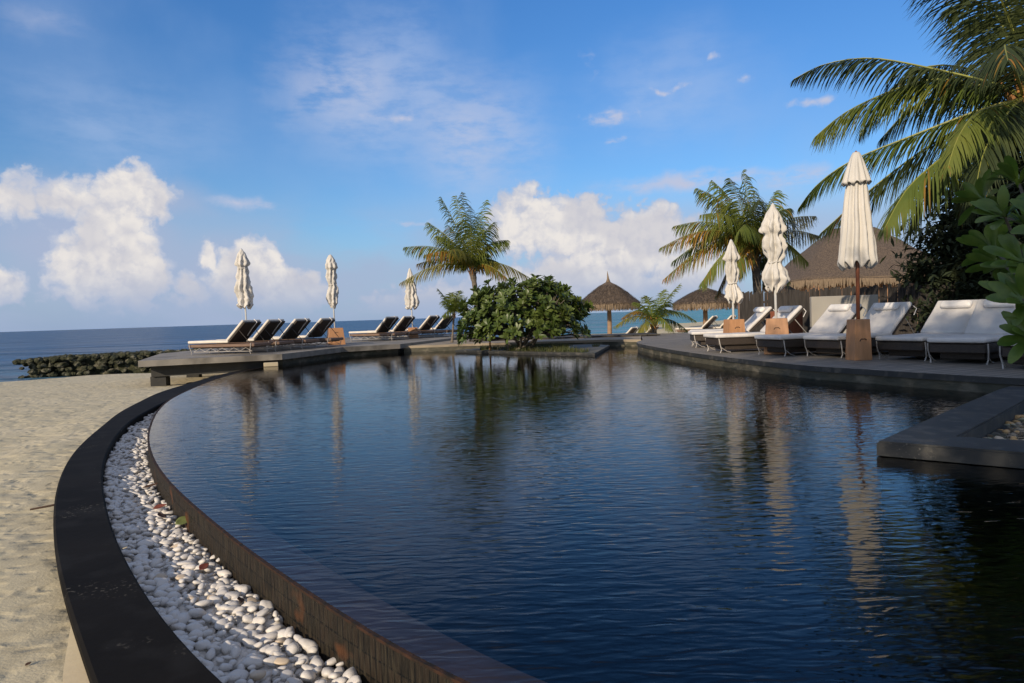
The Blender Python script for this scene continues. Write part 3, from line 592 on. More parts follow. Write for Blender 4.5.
rel(bm, pl); obj('coping', bm, M['darkstone'], pl)
bm = bmesh.new()
ins = [(p[0]*.985+4.5*.015, p[1]*.985+4.6*.015) for p in PO]; prism(bm, ins, -1.2, .004); rel(bm, pl)
for f in [f for f in bm.faces if abs(f.normal.z) > .5]: bm.faces.remove(f)
obj('base_wall', bm, M['mossy'], pl)
bm = bmesh.new(); bm.faces.new([bm.verts.new((x, y, -.06)) for x, y in PI_]); rel(bm, pl); obj('soil', bm, M['bed'], pl)
# ------------------------------------------------------------------ pebbles
def pebble_mesh(name, sub, mt, seed):
    bm = bmesh.new(); bmesh.ops.create_icosphere(bm, subdivisions=sub, radius=1.0)
    r = random.Random(seed); o = Vector((seed*3.1, 0, 0)); s = Vector((r.uniform(.9, 1.2), r.uniform(.65, .85), r.uniform(.42, .6)))
    for v in bm.verts:
        k = 1+.32*noise.noise(v.co*.9+o); v.co = Vector((v.co.x*s.x, v.co.y*s.y, v.co.z*s.z))*k
    me = bpy.data.meshes.new(name); bm.to_mesh(me); bm.free(); me.materials.append(mt)
    for p in me.polygons: p.use_smooth = True
    return me
pm = [pebble_mesh('pebble', 3, M['pebble'], s) for s in range(1, 9)]; pmw = [pebble_mesh('pebble', 3, M['pebble_warm'], s) for s in (21, 22)]
pmb = [pebble_mesh('pebble', 3, M['pebble_brown'], s) for s in (31, 32, 33)]; pmg = [pebble_mesh('pebble', 3, M['pebble_grey'], s) for s in (41, 42)]
cands = []
pr = random.Random(11)
for layer in range(3):
    d = 0.0
    while d < 1.0:
        i = d*(NS-1); i0 = int(i); k = i-i0
        if i0 >= NS-1: break
        A = I_[i0].lerp(I_[i0+1], k); B = E_[i0].lerp(E_[i0+1], k); w = (B-A).length
        if A.y > .9 and A.x < .9:
            n_ = max(1, int(w/.034)) if layer < 2 else max(1, int(w/.05))
            for q in range(n_):
                t = (q+.5+pr.uniform(-.45, .45))/n_
                t = max(.03, min(.97, t)); p = A.lerp(B, t); p.x += pr.uniform(-.012, .012); p.y += pr.uniform(-.014, .014)
                z = -.165+.030*layer + (-.012+.03*noise.noise(Vector((p.x*5, p.y*5, 0)))) - .05*t
                
                cands.append((p.x, p.y, z, pr.choice((pr.uniform(.013, .022), pr.uniform(.020, .036), pr.uniform(.020, .034)))))
        d += (.031 if layer < 2 else .045)/pE.L
vis = []
Rm = Matrix((rt, up, -fwd))
for c4 in cands:
    v = Rm @ (Vector(c4[:3])-Vector((0, 0, CAMH)))
    px = 512+683*v.x/-v.z if v.z < 0 else -999; py = 341.5-683*v.y/-v.z if v.z < 0 else 9999
    ok = -5 < px < 1030 and py < 690 and v.z < 0 and c4[2] > -.16
    vis.append((0 if ok else 1, v.length/c4[3], c4))
vis.sort(key=lambda q: (q[0], q[1]))
for r_, (o_, d_, (x, y, z, s)) in enumerate(vis[:200]):
    warm = pr.random() < .11
    o = bpy.data.objects.new('pebble', pr.choice(pmw if warm else pm)); col.objects.link(o)
    o.location = (x, y, z); o.scale = (s, s, s); o.rotation_euler = (pr.uniform(-.45, .45), pr.uniform(-.45, .45), pr.uniform(0, 6.28))
    tag(o, 'cream tinted rounded pebble among the white ones between kerb and pool wall' if warm else 'smooth white rounded pebble in the bed between black kerb and pool wall', 'pebble', 'cream pebbles beside the pool wall' if warm else 'white pebbles beside the pool wall')
import array
pv = []; pf = []; 
lo_meshes = []
for s in range(6):
    me = pebble_mesh('tmp', 2, M['pebble'], 50+s); lo_meshes.append(([v.co.copy() for v in me.vertices], [tuple(p.vertices) for p in me.polygons])); bpy.data.meshes.remove(me)
for _, _, (x, y, z, s) in vis[200:]:
    vs, fs = pr.choice(lo_meshes); b0 = len(pv)
    T = Matrix.Translation((x, y, z)) @ Matrix.Rotation(pr.uniform(0, 6.28), 4, 'Z') @ Matrix.Rotation(pr.uniform(-.45, .45), 4, 'X') @ Matrix.Rotation(pr.uniform(-.45, .45), 4, 'Y') @ Matrix.Scale(s, 4)
    pv += [T @ q for q in vs]; pf += [tuple(i+b0 for i in f) for f in fs]
me = bpy.data.meshes.new('pebbles'); me.from_pydata(pv, [], pf); me.materials.append(M['pebble'])
me.polygons.foreach_set('use_smooth', [True]*len(me.polygons)); o = bpy.data.objects.new('pebbles', me); col.objects.link(o)
tag(o, 'bed of small white pebbles running along the pool wall into the distance', 'pebbles', kind='stuff')
# brown pebbles in the planter
cnt = 0; used_p = []
for _ in range(20000):
    if cnt >= 99: break
    x, y = pr.uniform(2.9, 5.2), pr.uniform(3.3, 6.5)
    if not inside(PI_, x, y) or x/y > .765: continue
    if any((x-a)**2+(y-b)**2 < .038**2 for a, b in used_p): continue
    inb = min(((x-a[0])**2+(y-a[1])**2) for a in PI_)
    used_p.append((x, y)); s = pr.uniform(.026, .042); grey = pr.random() < .35
    o = bpy.data.objects.new('pebble', pr.choice(pmg if grey else pmb if pr.random() < .7 else pmw)); col.objects.link(o)
    o.location = (x, y, -.025+pr.uniform(0, .025)); o.scale = (s, s, s); o.rotation_euler = (pr.uniform(-.4, .4), pr.uniform(-.4, .4), pr.uniform(0, 6.28))
    tag(o, 'greenish grey pebble in the dark stone planter' if grey else 'brown or tan pebble in the dark stone planter', 'pebble', 'grey pebbles in the planter' if grey else 'brown pebbles in the planter'); cnt += 1
# fallen leaves
def fallen(px, py, z, L_, W_, mt, label, rz, tilt=.3, name='fallen_leaf'):
    d = ray(px, py); t = (z-CAMH)/d.z; p = Vector((0, 0, CAMH))+d*t
    L_ *= .62; W_ *= .6; bm = bmesh.new(); rows = []
    for i in range(7):
        u = i/6; w = W_*math.sin(math.pi*(u**.8))+.002; row = []
        for j in (-1, -.5, 0, .5, 1): row.append(bm.verts.new(((u-.5)*L_, j*w*.5, .18*w*j*j + .25*L_*(u-.5)**2)))
        rows.append(row)
    for i in range(6):
        for j in range(4): bm.faces.new((rows[i][j], rows[i+1][j], rows[i+1][j+1], rows[i][j+1]))
    o = obj(name, bm, mt, smooth=True); sm = o.modifiers.new('thick', 'SOLIDIFY'); sm.thickness = .0015
    o.location = p; o.rotation_euler = (tilt, -.2, rz); tag(o, label, 'leaf')
fallen(184, 521, -.12, .17, .10, M['greenleaf'], 'pale green curled leaf lying on the white pebbles by the wall', .9, .5)
fallen(160, 507, -.12, .13, .07, M['redleaf'], 'red brown leaf lying on the white pebbles', .3, .4)
fallen(161, 516, -.12, .14, .07, M['brownleaf'], 'dark brown leaf just below the red one on the pebbles', 2.4, .2)
fallen(151, 486, -.12, .18, .06, M['brownleaf'], 'long dark brown leaf on the pebbles beyond the red leaf', .5, .2)
fallen(204, 567, -.12, .09, .06, M['redleaf'], 'small rust red leaf on pebbles halfway along the wall', 1.2, .4)
fallen(240, 600, -.13, .07, .045, M['brownleaf'], 'small brown leaf among the nearer pebbles against the wall', 2.2, .4)
fallen(28, 664, -.135, .03, .02, M['brownleaf'], 'tiny dark leaf lying on the sand left of the kerb', 1.0, .1)
fallen(125, 548, -.04, .035, .012, M['footing'], 'tiny pale leaf scrap on the black kerb', .6, .1)
tw = bmesh.new(); tube(tw, [(-3.06, 4.25, -.12), (-2.86, 4.33, -.10), (-2.77, 4.40, -.105)], [.006, .008, .004], 6)
tag(obj('twig', tw, M['brownleaf']), 'short dark twig sticking out of the sand at the black kerb', 'twig')
# ------------------------------------------------------------------ loungers
def cushion_bm(l, w, t, bev=.03, seed=1, nx=14, ny=6):
    bm = bmesh.new()
    box(bm, (0, 0, 0), (l, w, t), None, bev*.9, 3)
    bmesh.ops.subdivide_edges(bm, edges=[e for e in bm.edges if e.calc_length() > .2], cuts=6, use_grid_fill=True)
    for v in bm.verts:
        v.co.z += .008*noise.noise(Vector((v.co.x*4, v.co.y*4, seed)))*(1 if v.co.z > 0 else .2); v.co.y += .006*noise.noise(Vector((v.co.x*5, seed, v.co.z*3)))
    return bm
def make_lounger(kind):
    root = empty('sun_lounger', (0, 0, 0))
    left = kind == 'left'
    cu = M['cushion_left'] if left else M['cushion']
    w = .70; base_x = 1.17; ang = R(44); bl = .70
    # wicker base
    bm = bmesh.new()
    if left: box(bm, (.97, 0, .215), (1.94, w-.02, .075), None, .012)
    else: box(bm, (.99, 0, .205), (1.90, w-.03, .13), None, .015)
    obj('frame', bm, M['wood'] if left else M['wicker'], root)
    if left:
        bm = bmesh.new(); box(bm, (.97, 0, .165), (1.75, w-.16, .03)); obj('slat_bed', bm, M['wicker'], root)
        bm = bmesh.new()
        for s in (-1, 1):
            pts = [(.12+i*.17, s*(w/2-.07), .155 if i % 2 else .07) for i in range(11)]
            tube(bm, pts, .007, 5)
            tube(bm, [(.1, s*(w/2-.07), .065), (1.85, s*(w/2-.07), .065)], .008, 5)
        obj('lattice_brace', bm, M['metal'], root)
    else:
        bm = bmesh.new(); box(bm, (1.0, 0, .095), (1.6, w-.16, .09), None, .01); obj('under_panel', bm, M['wicker'], root)
    # legs: bent white tube at each corner
    for sx in (0, 1):
        for s in (-1, 1):
            bm = bmesh.new(); x0 = .05 if sx == 0 else 1.86
            dx = .05 if sx == 0 else -.05
            tube(bm, [(x0, s*(w/2+.004), .27), (x0+dx*.3, s*(w/2+.006), .17), (x0+dx, s*(w/2-.01), .06), (x0+dx*.6, s*(w/2-.02), .0)], .0095, 7)
            if not left: tube(bm, [(x0+dx, s*(w/2-.01), .10), (x0+dx*3, s*(w/2-.01), .03), (x0+dx*4.5, s*(w/2-.01), .012)], .006, 6)
            obj('leg', bm, M['metal'], root)
    bm = cushion_bm(1.2, w, .068, .03, 3); bmesh.ops.translate(bm, verts=bm.verts, vec=(.595, 0, .312)); obj('mattress', bm, cu, root, smooth=True)
    Mb = Matrix.Translation((base_x, 0, .315)) @ Matrix.Rotation(-ang, 4, 'Y')
    bm = cushion_bm(bl, w, .065, .03, 8); bmesh.ops.translate(bm, verts=bm.verts, vec=(bl/2, 0, .03)); bmesh.ops.transform(bm, matrix=Mb, verts=bm.verts)
    bc = obj('back_cushion', bm, cu, root, smooth=True)
    bm = bmesh.new(); box(bm, (bl/2, 0, -.03), (bl-.01, w-.03, .04), None, .01); bmesh.ops.transform(bm, matrix=Mb, verts=bm.verts); obj('backrest', bm, M['wicker'], root)
    for s in (-1, 1):
        bm = bmesh.new(); tube(bm, [Mb @ Vector((bl*.62, s*(w/2-.03), -.05)), (1.80, s*(w/2-.05), .26)], .008, 6); obj('back_support', bm, M['wicker'] if left else M['metal'], root)
    bm = bmesh.new()
    if left:
        tube(bm, [Mb @ Vector((bl+.005, .12, .06)), Mb @ Vector((bl+.01, .12, -.05)), Mb @ Vector((bl*.7, .10, -.065)), Mb @ Vector((bl*.35, .16, -.06))], .011, 6); obj('tie', bm, M['towel'], bc)
    else:
        box(bm, (0, 0, 0), (.13, .44, .085), None, .035, 3)
        bmesh.ops.transform(bm, matrix=Mb @ Matrix.Translation((bl-.15, 0, .105)), verts=bm.verts)
        obj('head_pillow', bm, M['towel'], root, smooth=True)
        bm = bmesh.new(); tube(bm, [Mb @ Vector((bl-.01, -w/2+.02, -.03)), Mb @ Vector((bl-.03, -w/2-.03, -.08)), Mb @ Vector((bl-.14, -w/2-.02, -.12))], .007, 5); obj('tie', bm, M['towel'], bc)
    return root
pL, pR = make_lounger('left'), make_lounger('right'); used = set()
def put(proto, x, y, z, deg, label, group):
    o = proto if proto.name not in used else copy_tree(proto); used.add(proto.name)
    o.location = (x, y, z); o.rotation_euler = (0, 0, R(deg)); tag(o, label, 'sun lounger', group); return o
GL = 'brown framed loungers on the left deck'; GR = 'white cushioned loungers on the right terrace'
for x, y, a, lb in ((-8.06, 17.5, -16, 'brown lounger nearest the tip of the left deck, full side in view'),
        (-7.75, 18.39, -16, 'brown lounger second from the tip of the left deck'),
        (-7.32, 19.3, -17, 'brown lounger third from the tip of the left deck, just behind the first umbrella'),
        (-6.87, 20.2, -17, 'brown lounger beside the orange brown umbrella box on the left deck'),
        (-5.63, 24.5, -25, 'brown lounger at the near end of the four farther ones, its whole seat in view'),
        (-5.18, 25.4, -25, 'brown lounger second of the four farther ones on the left deck'),
        (-4.4, 26.6, -25, 'brown lounger third of the four farther ones, behind the farthest closed umbrella'),
        (-3.88, 27.5, -25, 'brown lounger right next to the green bush, last on the left deck')):
    put(pL, x, y, .27, a, lb, GL)
RL = [(5.95, 7.75, 40, 'white lounger half out of the picture behind the big glossy leaves'),
      (5.75, 8.85, 35, 'white lounger at the right with big glossy leaves in front of its backrest'),
      (5.5, 9.72, 29, 'white lounger whose foot stands just right of the tall pedestal of the nearest umbrella'),
      (4.85, 10.75, 23, 'white lounger just left of the nearest umbrella, its head behind the wooden pole'),
      (4.3, 11.5, 17, 'white lounger in front of the orange box of the knotted umbrella'),
      (3.75, 12.95, 4, 'white lounger just behind the orange box of the knotted umbrella, brown side in view'),
      (3.9, 14.95, -8, 'white lounger behind the smallest umbrella on the right terrace'),
      (4.2, 16.1, -16, 'white lounger farthest away on the right terrace, partly hidden by others')]
for x, y, a, lb in RL: put(pR, x, y, .18, a, lb, GR)
for x, y, z, a, lb in ((4.0, 30.5, -.5, -35, 'low dark backed lounger on the sand beside the log post of the spired parasol'), (5.0, 31.2, -.5, -35, 'low dark backed lounger on the sand behind the young palm'),
                    (7.3, 30, -.12, -32, 'dark backed beach lounger left of a pair under the right thatched parasol'), (8.15, 30.2, -.12, -32, 'dark backed beach lounger right of a pair beside the right thatched parasol')):
    put(pL, x, y, z, a, lb, 'dark backed loungers on the beach')
# ------------------------------------------------------------------ closed umbrellas
def umbrella(x, y, z, top, prof, folds, twist, label, group, pole, boxs, seed, lean=(0, 0), cap=False, rz=0.0):
    root = empty('closed_umbrella', (x, y, z), label=label, cat='umbrella', group=group)
    def wob(h): return Vector((lean[0]*h, lean[1]*h, h))
    bm = bmesh.new(); tube(bm, [wob(0.02), wob(top-.03)], .022 if not cap else .028, 10); obj('pole', bm, M['polewood'] if cap else M['canvas_pole'], root, smooth=True)
    bm = bmesh.new(); n = 96; rings = []; nh = 60
    h0, h1 = prof[-1][0], prof[0][0]
    def rad_(h):
        for (ha, ra), (hb, rb) in zip(prof, prof[1:]):
            if hb <= h <= ha:
                t = (ha-h)/max(1e-6, ha-hb); t = t*t*(3-2*t)*.5+t*.5; return ra+(rb-ra)*t
        return prof[-1][1]
    for i in range(nh+1):
        h = h1+(h0-h1)*i/nh; r0 = rad_(h); ring = []
        t = (h1-h)/(h1-h0)
        for k in range(n):
            th = 2*math.pi*k/n; ph = folds*(th+twist*t) + 1.2*noise.noise(Vector((th*.6, h*2.0, seed)))
            amp = (.30 if cap else .42)*min(1, t*3)
            f = 1-amp*(.5+.5*math.cos(ph))**1.5 + (.10 if cap else .26)*min(1, t*4)*noise.noise(Vector((math.cos(th)*1.1, math.sin(th)*1.1, h*3.2+seed*7))) + (.02 if cap else .22)*noise.noise(Vector((math.cos(th)*3, math.sin(th)*3, h*11+seed)))
            zz = h
            if i >= nh-3: zz -= .05*math.cos(ph)*(i-nh+4)/4 + .05*noise.noise(Vector((th*2, seed, 0)))
            r = max(.02, r0*f); c = wob(zz) + (Vector((0, 0, 0)) if cap else Vector((noise.noise(Vector((h*2.5, seed, 0))), noise.noise(Vector((h*2.5, seed, 9))), 0))*.10*t); ring.append(bm.verts.new((c.x+math.cos(th)*r, c.y+math.sin(th)*r, c.z)))
        rings.append(ring)
    # inner return of the hem so that the cloth has depth
    ring = []
    for k in range(n):
        v = rings[-1][k].co; c = wob(v.z+.12); ring.append(bm.verts.new((c.x+(v.x-c.x)*.35, c.y+(v.y-c.y)*.35, v.z+.12)))
    rings.append(ring)
    for i in range(len(rings)-1):
        for k in range(n): bm.faces.new((rings[i][k], rings[i+1][k], rings[i+1][(k+1) % n], rings[i][(k+1) % n]))
    bm.faces.new(list(reversed(rings[0]))); bmesh.ops.recalc_face_normals(bm, faces=bm.faces)
    cn = obj('canopy', bm, M['canvas'], root, smooth=True)
    if cap:   # short second tier over the long one
        bm = bmesh.new(); rings = []
        for i in range(13):
            t = i/12; h = h1+.02-.46*t; r0 = .045+.165*t**.8; ring = []
            for k in range(n):
                th = 2*math.pi*k/n; f = 1-.16*min(1, t*2)*(.5+.5*math.cos(folds*th+.5*noise.noise(Vector((th, h, 1)))))
                ring.append(bm.verts.new((math.cos(th)*r0*f, math.sin(th)*r0*f, h-(.02*math.cos(folds*th) if i == 12 else 0))))
            rings.append(ring)
        rings.append([bm.verts.new((v.co.x*.7, v.co.y*.7, v.co.z+.06)) for v in rings[-1]])
        for i in range(13):
            for k in range(n): bm.faces.new((rings[i][k], rings[i+1][k], rings[i+1][(k+1) % n], rings[i][(k+1) % n]))
        bm.faces.new(list(reversed(rings[0]))); bmesh.ops.recalc_face_normals(bm, faces=bm.faces)
        obj('top_tier', bm, M['canvas'], cn, smooth=True)
    else:
        for hh in boxs.get('ties', []):
            bm = bmesh.new(); c = wob(hh); r = rad_(hh)*.93
            tube(bm, [(c.x+math.cos(a)*r, c.y+math.sin(a)*r, c.z+.01*math.sin(3*a)) for a in [2*math.pi*k/24 for k in range(25)]], .012, 6); obj('tie_cord', bm, M['canvas'], cn)
    bm = bmesh.new(); c = wob(top-.035)
    tube(bm, [(c.x, c.y, c.z-.03), (c.x, c.y, c.z), (c.x, c.y, c.z+.02), (c.x, c.y, c.z+.05)], [.02, .034, .03, .008], 10); obj('finial', bm, M['polewood'] if cap else M['canvas_pole'], root, smooth=True)
    if boxs.get('line'):
        bm = bmesh.new(); c = wob(h0+.1); tube(bm, [(c.x-.09, c.y-.02, c.z), (c.x-.085, c.y-.02, c.z-.35), (c.x-.09, c.y-.02, .55)], .003, 5); obj('pull_cord', bm, M['canvas_pole'], root)
    bw, bh, tp = boxs['w'], boxs['h'], boxs['taper']
    bm = bmesh.new(); box(bm, (0, 0, bh/2), (bw, bw, bh), Matrix.Rotation(rz, 4, 'Z'), .006, 2, tp); b = obj('base_box', bm, M['boxwood'], root)
    bm = bmesh.new()
    Mz = Matrix.Rotation(rz, 4, 'Z'); zh = boxs.get('slot', bh*.72); yf = -(bw/2)*(1-(1-tp)*zh/bh)-.002
    tube(bm, [Mz @ Vector((-.05, yf, zh-.02)), Mz @ Vector((-.03, yf, zh+.012)), Mz @ Vector((.03, yf, zh+.014)), Mz @ Vector((.05, yf, zh-.005))], .007, 6)
    obj('handle_slot', bm, M['slot'], b)
    return root
GU = 'closed umbrellas on the left deck'; GV = 'closed umbrellas on the right terrace'
umbrella(-7.30, 18.87, .27, 2.80, [(2.78, .03), (2.66, .11), (2.42, .19), (2.36, .19), (2.30, .13), (2.1, .17), (1.8, .20), (1.4, .235), (1.2, .22)], 7, .6, 'tall closed umbrella with wide baggy cloth over the first brown loungers', GU, None, dict(w=.24, h=.3, taper=.82, line=True, ties=[2.26]), 1.0, (-.022, 0), rz=.3)
umbrella(-5.5, 21.3, .27, 2.80, [(2.78, .05), (2.62, .14), (2.42, .20), (2.38, .20), (2.34, .14), (2.1, .17), (1.85, .13), (1.6, .18), (1.3, .16), (1.18, .10)], 7, .9, 'slim closed umbrella twice knotted, beside the orange brown box on the left deck', GU, None, dict(w=.52, h=.52, taper=.8, ties=[1.85]), 2.0, (-.02, 0), rz=.4)
umbrella(-3.72, 25.7, .27, 2.62, [(2.60, .04), (2.3, .13), (1.9, .20), (1.5, .24), (1.12, .26)], 9, .2, 'closed umbrella farthest left of the palm, cloth hanging straight', GU, None, dict(w=.4, h=.4, taper=.85, ties=[2.1]), 3.0, (-.01, 0), rz=.2)
umbrella(4.48, 13.75, .18, 2.19, [(2.17, .04), (1.95, .15), (1.78, .17), (1.58, .10), (1.3, .17), (1.12, .09), (.95, .18), (.78, .26)] and [(2.17, .03), (2.0, .10), (1.84, .165), (1.80, .165), (1.76, .11), (1.56, .145), (1.46, .13), (1.32, .09), (1.14, .18), (1.06, .20), (.96, .16)], 8, .5, 'smallest closed white umbrella on the right terrace, knotted at the waist', GV, None, dict(w=.36, h=.60, taper=.84, ties=[1.32]), 4.0, (-.012, 0), rz=.1)
umbrella(4.66, 12.0, .18, 2.62, [(2.60, .03), (2.40, .13), (2.20, .205), (2.14, .21), (2.10, .15), (1.88, .205), (1.78, .19), (1.60, .115), (1.42, .19), (1.30, .225), (1.12, .15)], 8, .7, 'closed white umbrella with puffy knotted cloth between two orange box loungers', GV, None, dict(w=.44, h=.62, taper=.78, ties=[1.60]), 5.0, (-.012, 0), rz=-.35)
umbrella(5.12, 10.08, .18, 3.05, [(3.02, .04), (2.7, .125), (2.1, .20), (1.6, .25), (1.39, .275)], 11, .06, 'tallest closed umbrella, cream two tier cloth on a reddish wooden pole', GV, None, dict(w=.265, h=.60, taper=.86, slot=.30), 6.0, (0, 0), cap=True, rz=.05)
# ------------------------------------------------------------------ thatched parasols
def thatch_skirt(bm, R0, z0, R1, z1, n, seed, ln=.28):
    r = random.Random(seed)
    for i in range(n):
        th = r.uniform(0, 6.283); k = r.uniform(.93, 1.0); rr = R0*k
        a = Vector((math.cos(th)*rr, math.sin(th)*rr, z0+r.uniform(0, .06))); l = r.uniform(.6, 1)*ln
        out = Vector((math.cos(th), math.sin(th), 0)); t = Vector((-math.sin(th), math.cos(th), 0)); w = r.uniform(.02, .04)
        b = a + out*r.uniform(.0, .06) + Vector((0, 0, -l)) + t*r.uniform(-.03, .03)
        bm.faces.new((bm.verts.new(a-t*w), bm.verts.new(a+t*w), bm.verts.new(b+t*w*.3), bm.verts.new(b-t*w*.3)))
def parasol(x, y, z, Rr, eave, apex, spire, label):
    root = empty('thatched_parasol', (x, y, z), label=label, cat='thatched parasol', group='thatched parasols on the beach')
    bm = bmesh.new(); tube(bm, [(0, 0, 0), (.02, 0, eave*.5), (0, 0, apex-.2)], [.13, .12, .10], 10); obj('post', bm, M['polebark'], root, smooth=True)
    bm = bmesh.new(); n = 72; rings = []
    for i in range(13):
        t = i/12; r0 = .03+Rr*(t**.92); h = apex-(apex-eave)*(t**1.12)
        rings.append([bm.verts.new((math.cos(6.2832*k/n)*r0*(1+.02*noise.noise(Vector((k*.9, t*4, x)))), math.sin(6.2832*k/n)*r0*(1+.02*noise.noise(Vector((k*.9, t*4, x)))), h+.03*noise.noise(Vector((k*.6, t*6, x))))) for k in range(n)])
    rings.append([bm.verts.new((v.co.x*.93, v.co.y*.93, v.co.z-.12)) for v in rings[-1]])
    for i in range(len(rings)-1):
        for k in range(n): bm.faces.new((rings[i][k], rings[i+1][k], rings[i+1][(k+1) % n], rings[i][(k+1) % n]))
    bm.faces.new(rings[-1]); bmesh.ops.recalc_face_normals(bm, faces=bm.faces)
    rr_ = random.Random(int(x*7)+1)
    for i in range(2600):
        t = rr_.uniform(.08, .98)**.7; th = rr_.uniform(0, 6.283); r0 = .03+Rr*(t**.92)+.012; h = apex-(apex-eave)*(t**1.12)+.018
        o1 = Vector((math.cos(th), math.sin(th), 0)); tt = Vector((-o1.y, o1.x, 0)); sl = Vector((o1.x*Rr, o1.y*Rr, -(apex-eave))).normalized(); ln_ = rr_.uniform(.10, .26); w_ = rr_.uniform(.008, .02)
        a_ = o1*r0+Vector((0, 0, h)); b_ = a_+sl*ln_+Vector((0, 0, .035))+tt*rr_.uniform(-.03, .03)
        bm.faces.new((bm.verts.new(a_-tt*w_), bm.verts.new(a_+tt*w_), bm.verts.new(b_+tt*w_*.4), bm.verts.new(b_-tt*w_*.4)))
    rf = obj('roof', bm, M['thatch'], root, smooth=True)
    bm = bmesh.new(); thatch_skirt(bm, Rr, eave, 0, 0, 900, int(x*10), .42); obj('fringe', bm, M['thatch_dry'], rf)
    if spire:
        bm = bmesh.new(); tube(bm, [(0, 0, apex-.12), (0, 0, apex+.15), (-.03, 0, apex+.55)], [.16, .06, .008], 10); obj('spire', bm, M['thatch_dry'], rf, smooth=True)
    else:
        bm = bmesh.new(); tube(bm, [(0, 0, apex-.12), (0, 0, apex+.06), (0, 0, apex+.16)], [.18, .12, .03], 10); obj('cap', bm, M['thatch'], rf, smooth=True)
p1 = at(609, 312, 36); p2 = at(705, 309.6, 36)
parasol(p1.x, 36, -.6, 1.62, 2.05, 3.22, True, 'thatched beach parasol with a thin spire just right of the round bush')
parasol(p2.x, 36, -.1, 1.66, 1.42, 2.25, False, 'thatched beach parasol without spire, beside the smallest umbrella')
# ------------------------------------------------------------------ villa, shed, fence, panel
vl = empty('thatched_villa', (15.6, 31, .1), label='thatched villa with tan board wall behind the stick fence', cat='villa')
def hiproof(bm, hw, hd, ridge, ze, za, n=18):
    rings = []
    for i in range(n+1):
        t = i/n; z = za-(za-ze)*(t**1.06); rw = ridge+(hw-ridge)*t; rdp = .15+(hd-.15)*t; ring = []
        for k in range(64):
            th = 2*math.pi*(k+.5)/64; c, s = math.cos(th), math.sin(th); q = (abs(c)**5+abs(s)**5)**(-1/5)
            ring.append(bm.verts.new((c*q*rw, s*q*rdp, z+.07*noise.noise(Vector((c*q*rw*1.2, s*q*rdp*1.2, z*2))))))
        rings.append(ring)
    rings.append([bm.verts.new((v.co.x*.95, v.co.y*.95, v.co.z-.28)) for v in rings[-1]])
    for i in range(len(rings)-1):
        for k in range(64): bm.faces.new((rings[i][k], rings[i+1][k], rings[i+1][(k+1) % 64], rings[i][(k+1) % 64]))
    bm.faces.new(rings[0]); bm.faces.new(rings[-1]); bmesh.ops.recalc_face_normals(bm, faces=bm.faces)
bm = bmesh.new(); hiproof(bm, 3.5, 3.2, .9, 2.0, 4.35); rf = obj('roof', bm, M['thatch'], vl, smooth=True)
bm = bmesh.new(); r = random.Random(3)
for i in range(1600):
    th = r.uniform(0, 6.283); c, s = math.cos(th), math.sin(th); q = (abs(c)**5+abs(s)**5)**(-1/5)
    a = Vector((c*q*3.47, s*q*3.17, 2.02)); w = .03; t = Vector((-s, c, 0)); b_ = a+Vector((c*.03, s*.03, -r.uniform(.2, .45)))
    bm.faces.new((bm.verts.new(a-t*w), bm.verts.new(a+t*w), bm.verts.new(b_+t*w*.3), bm.verts.new(b_-t*w*.3)))
obj('fringe', bm, M['thatch_dry'], rf)
bm = bmesh.new(); box(bm, (0, 0, .95), (6.1, 5.4, 1.9), None, .02); obj('wall', bm, M['villa_wall'], vl)
for xx in (-2.2, -.2, 1.8):
    bm = bmesh.new(); box(bm, (xx, -2.73, 1.0), (.12, .08, 1.9)); obj('wall_post', bm, M['wood'], vl)
bm = bmesh.new(); box(bm, (.8, -2.72, .95), (.9, .05, 1.8)); obj('door', bm, M['wood'], vl)
sh_ = empty('small_thatched_hut', (7.95, 19.6, .18), label='small dark pyramid roofed hut just behind the stick fence', cat='hut')
bm = bmesh.new()
for i in range(1):
    rings = []
    for i2 in range(9):
        t = i2/8; rr = .04+.55*t; h = 1.42-.42*t
        rings.append([bm.verts.new((math.cos(6.2832*k/32)*rr, math.sin(6.2832*k/32)*rr, h+.02*noise.noise(Vector((k, t*5, 0))))) for k in range(32)])
    for i2 in range(8):
        for k in range(32): bm.faces.new((rings[i2][k], rings[i2+1][k], rings[i2+1][(k+1) % 32], rings[i2][(k+1) % 32]))
    bm.faces.new(rings[0]); bm.faces.new(rings[-1])
bmesh.ops.recalc_face_normals(bm, faces=bm.faces); obj('roof', bm, M['thatch'], sh_)
bm = bmesh.new(); box(bm, (0, 0, .52), (.6, .6, 1.04)); obj('wall', bm, M['fence'], sh_)
FP = [Vector((5.85, 17.4, 0)), Vector((7.7, 15.1, 0)), Vector((10.6, 13.6, 0)), Vector((14, 12.5, 0))]
fp = Path(FP)
fc = empty('stick_fence', (5.85, 17.4, .18), label='grey brown fence of upright sticks behind the white loungers', cat='fence')
bm = bmesh.new(); d = 0; r = random.Random(5)
while d < fp.L:
    p = fp.at(d)-Vector((5.85, 17.4, 0)); hh = 1.20+r.uniform(-.05, .04)
    tube(bm, [(p.x, p.y+r.uniform(-.015, .015), 0), (p.x+r.uniform(-.015, .015), p.y+r.uniform(-.015, .015), hh)], r.uniform(.022, .030), 5); d += .040
obj('stick_panel', bm, M['fence'], fc)
for zz in (.25, .95):
    bm = bmesh.new(); tube(bm, [q-Vector((5.85, 17.35, 0))+Vector((0, .03, zz)) for q in FP], .03, 6); obj('rail', bm, M['wood'], fc)
for dd in (0, 2, 4, 6, 8, 10):
    p = fp.at(dd)-Vector((5.85, 17.4, 0)); bm = bmesh.new(); tube(bm, [(p.x, p.y+.08, 0), (p.x, p.y+.08, 1.24)], .05, 8); obj('post', bm, M['wood'], fc)
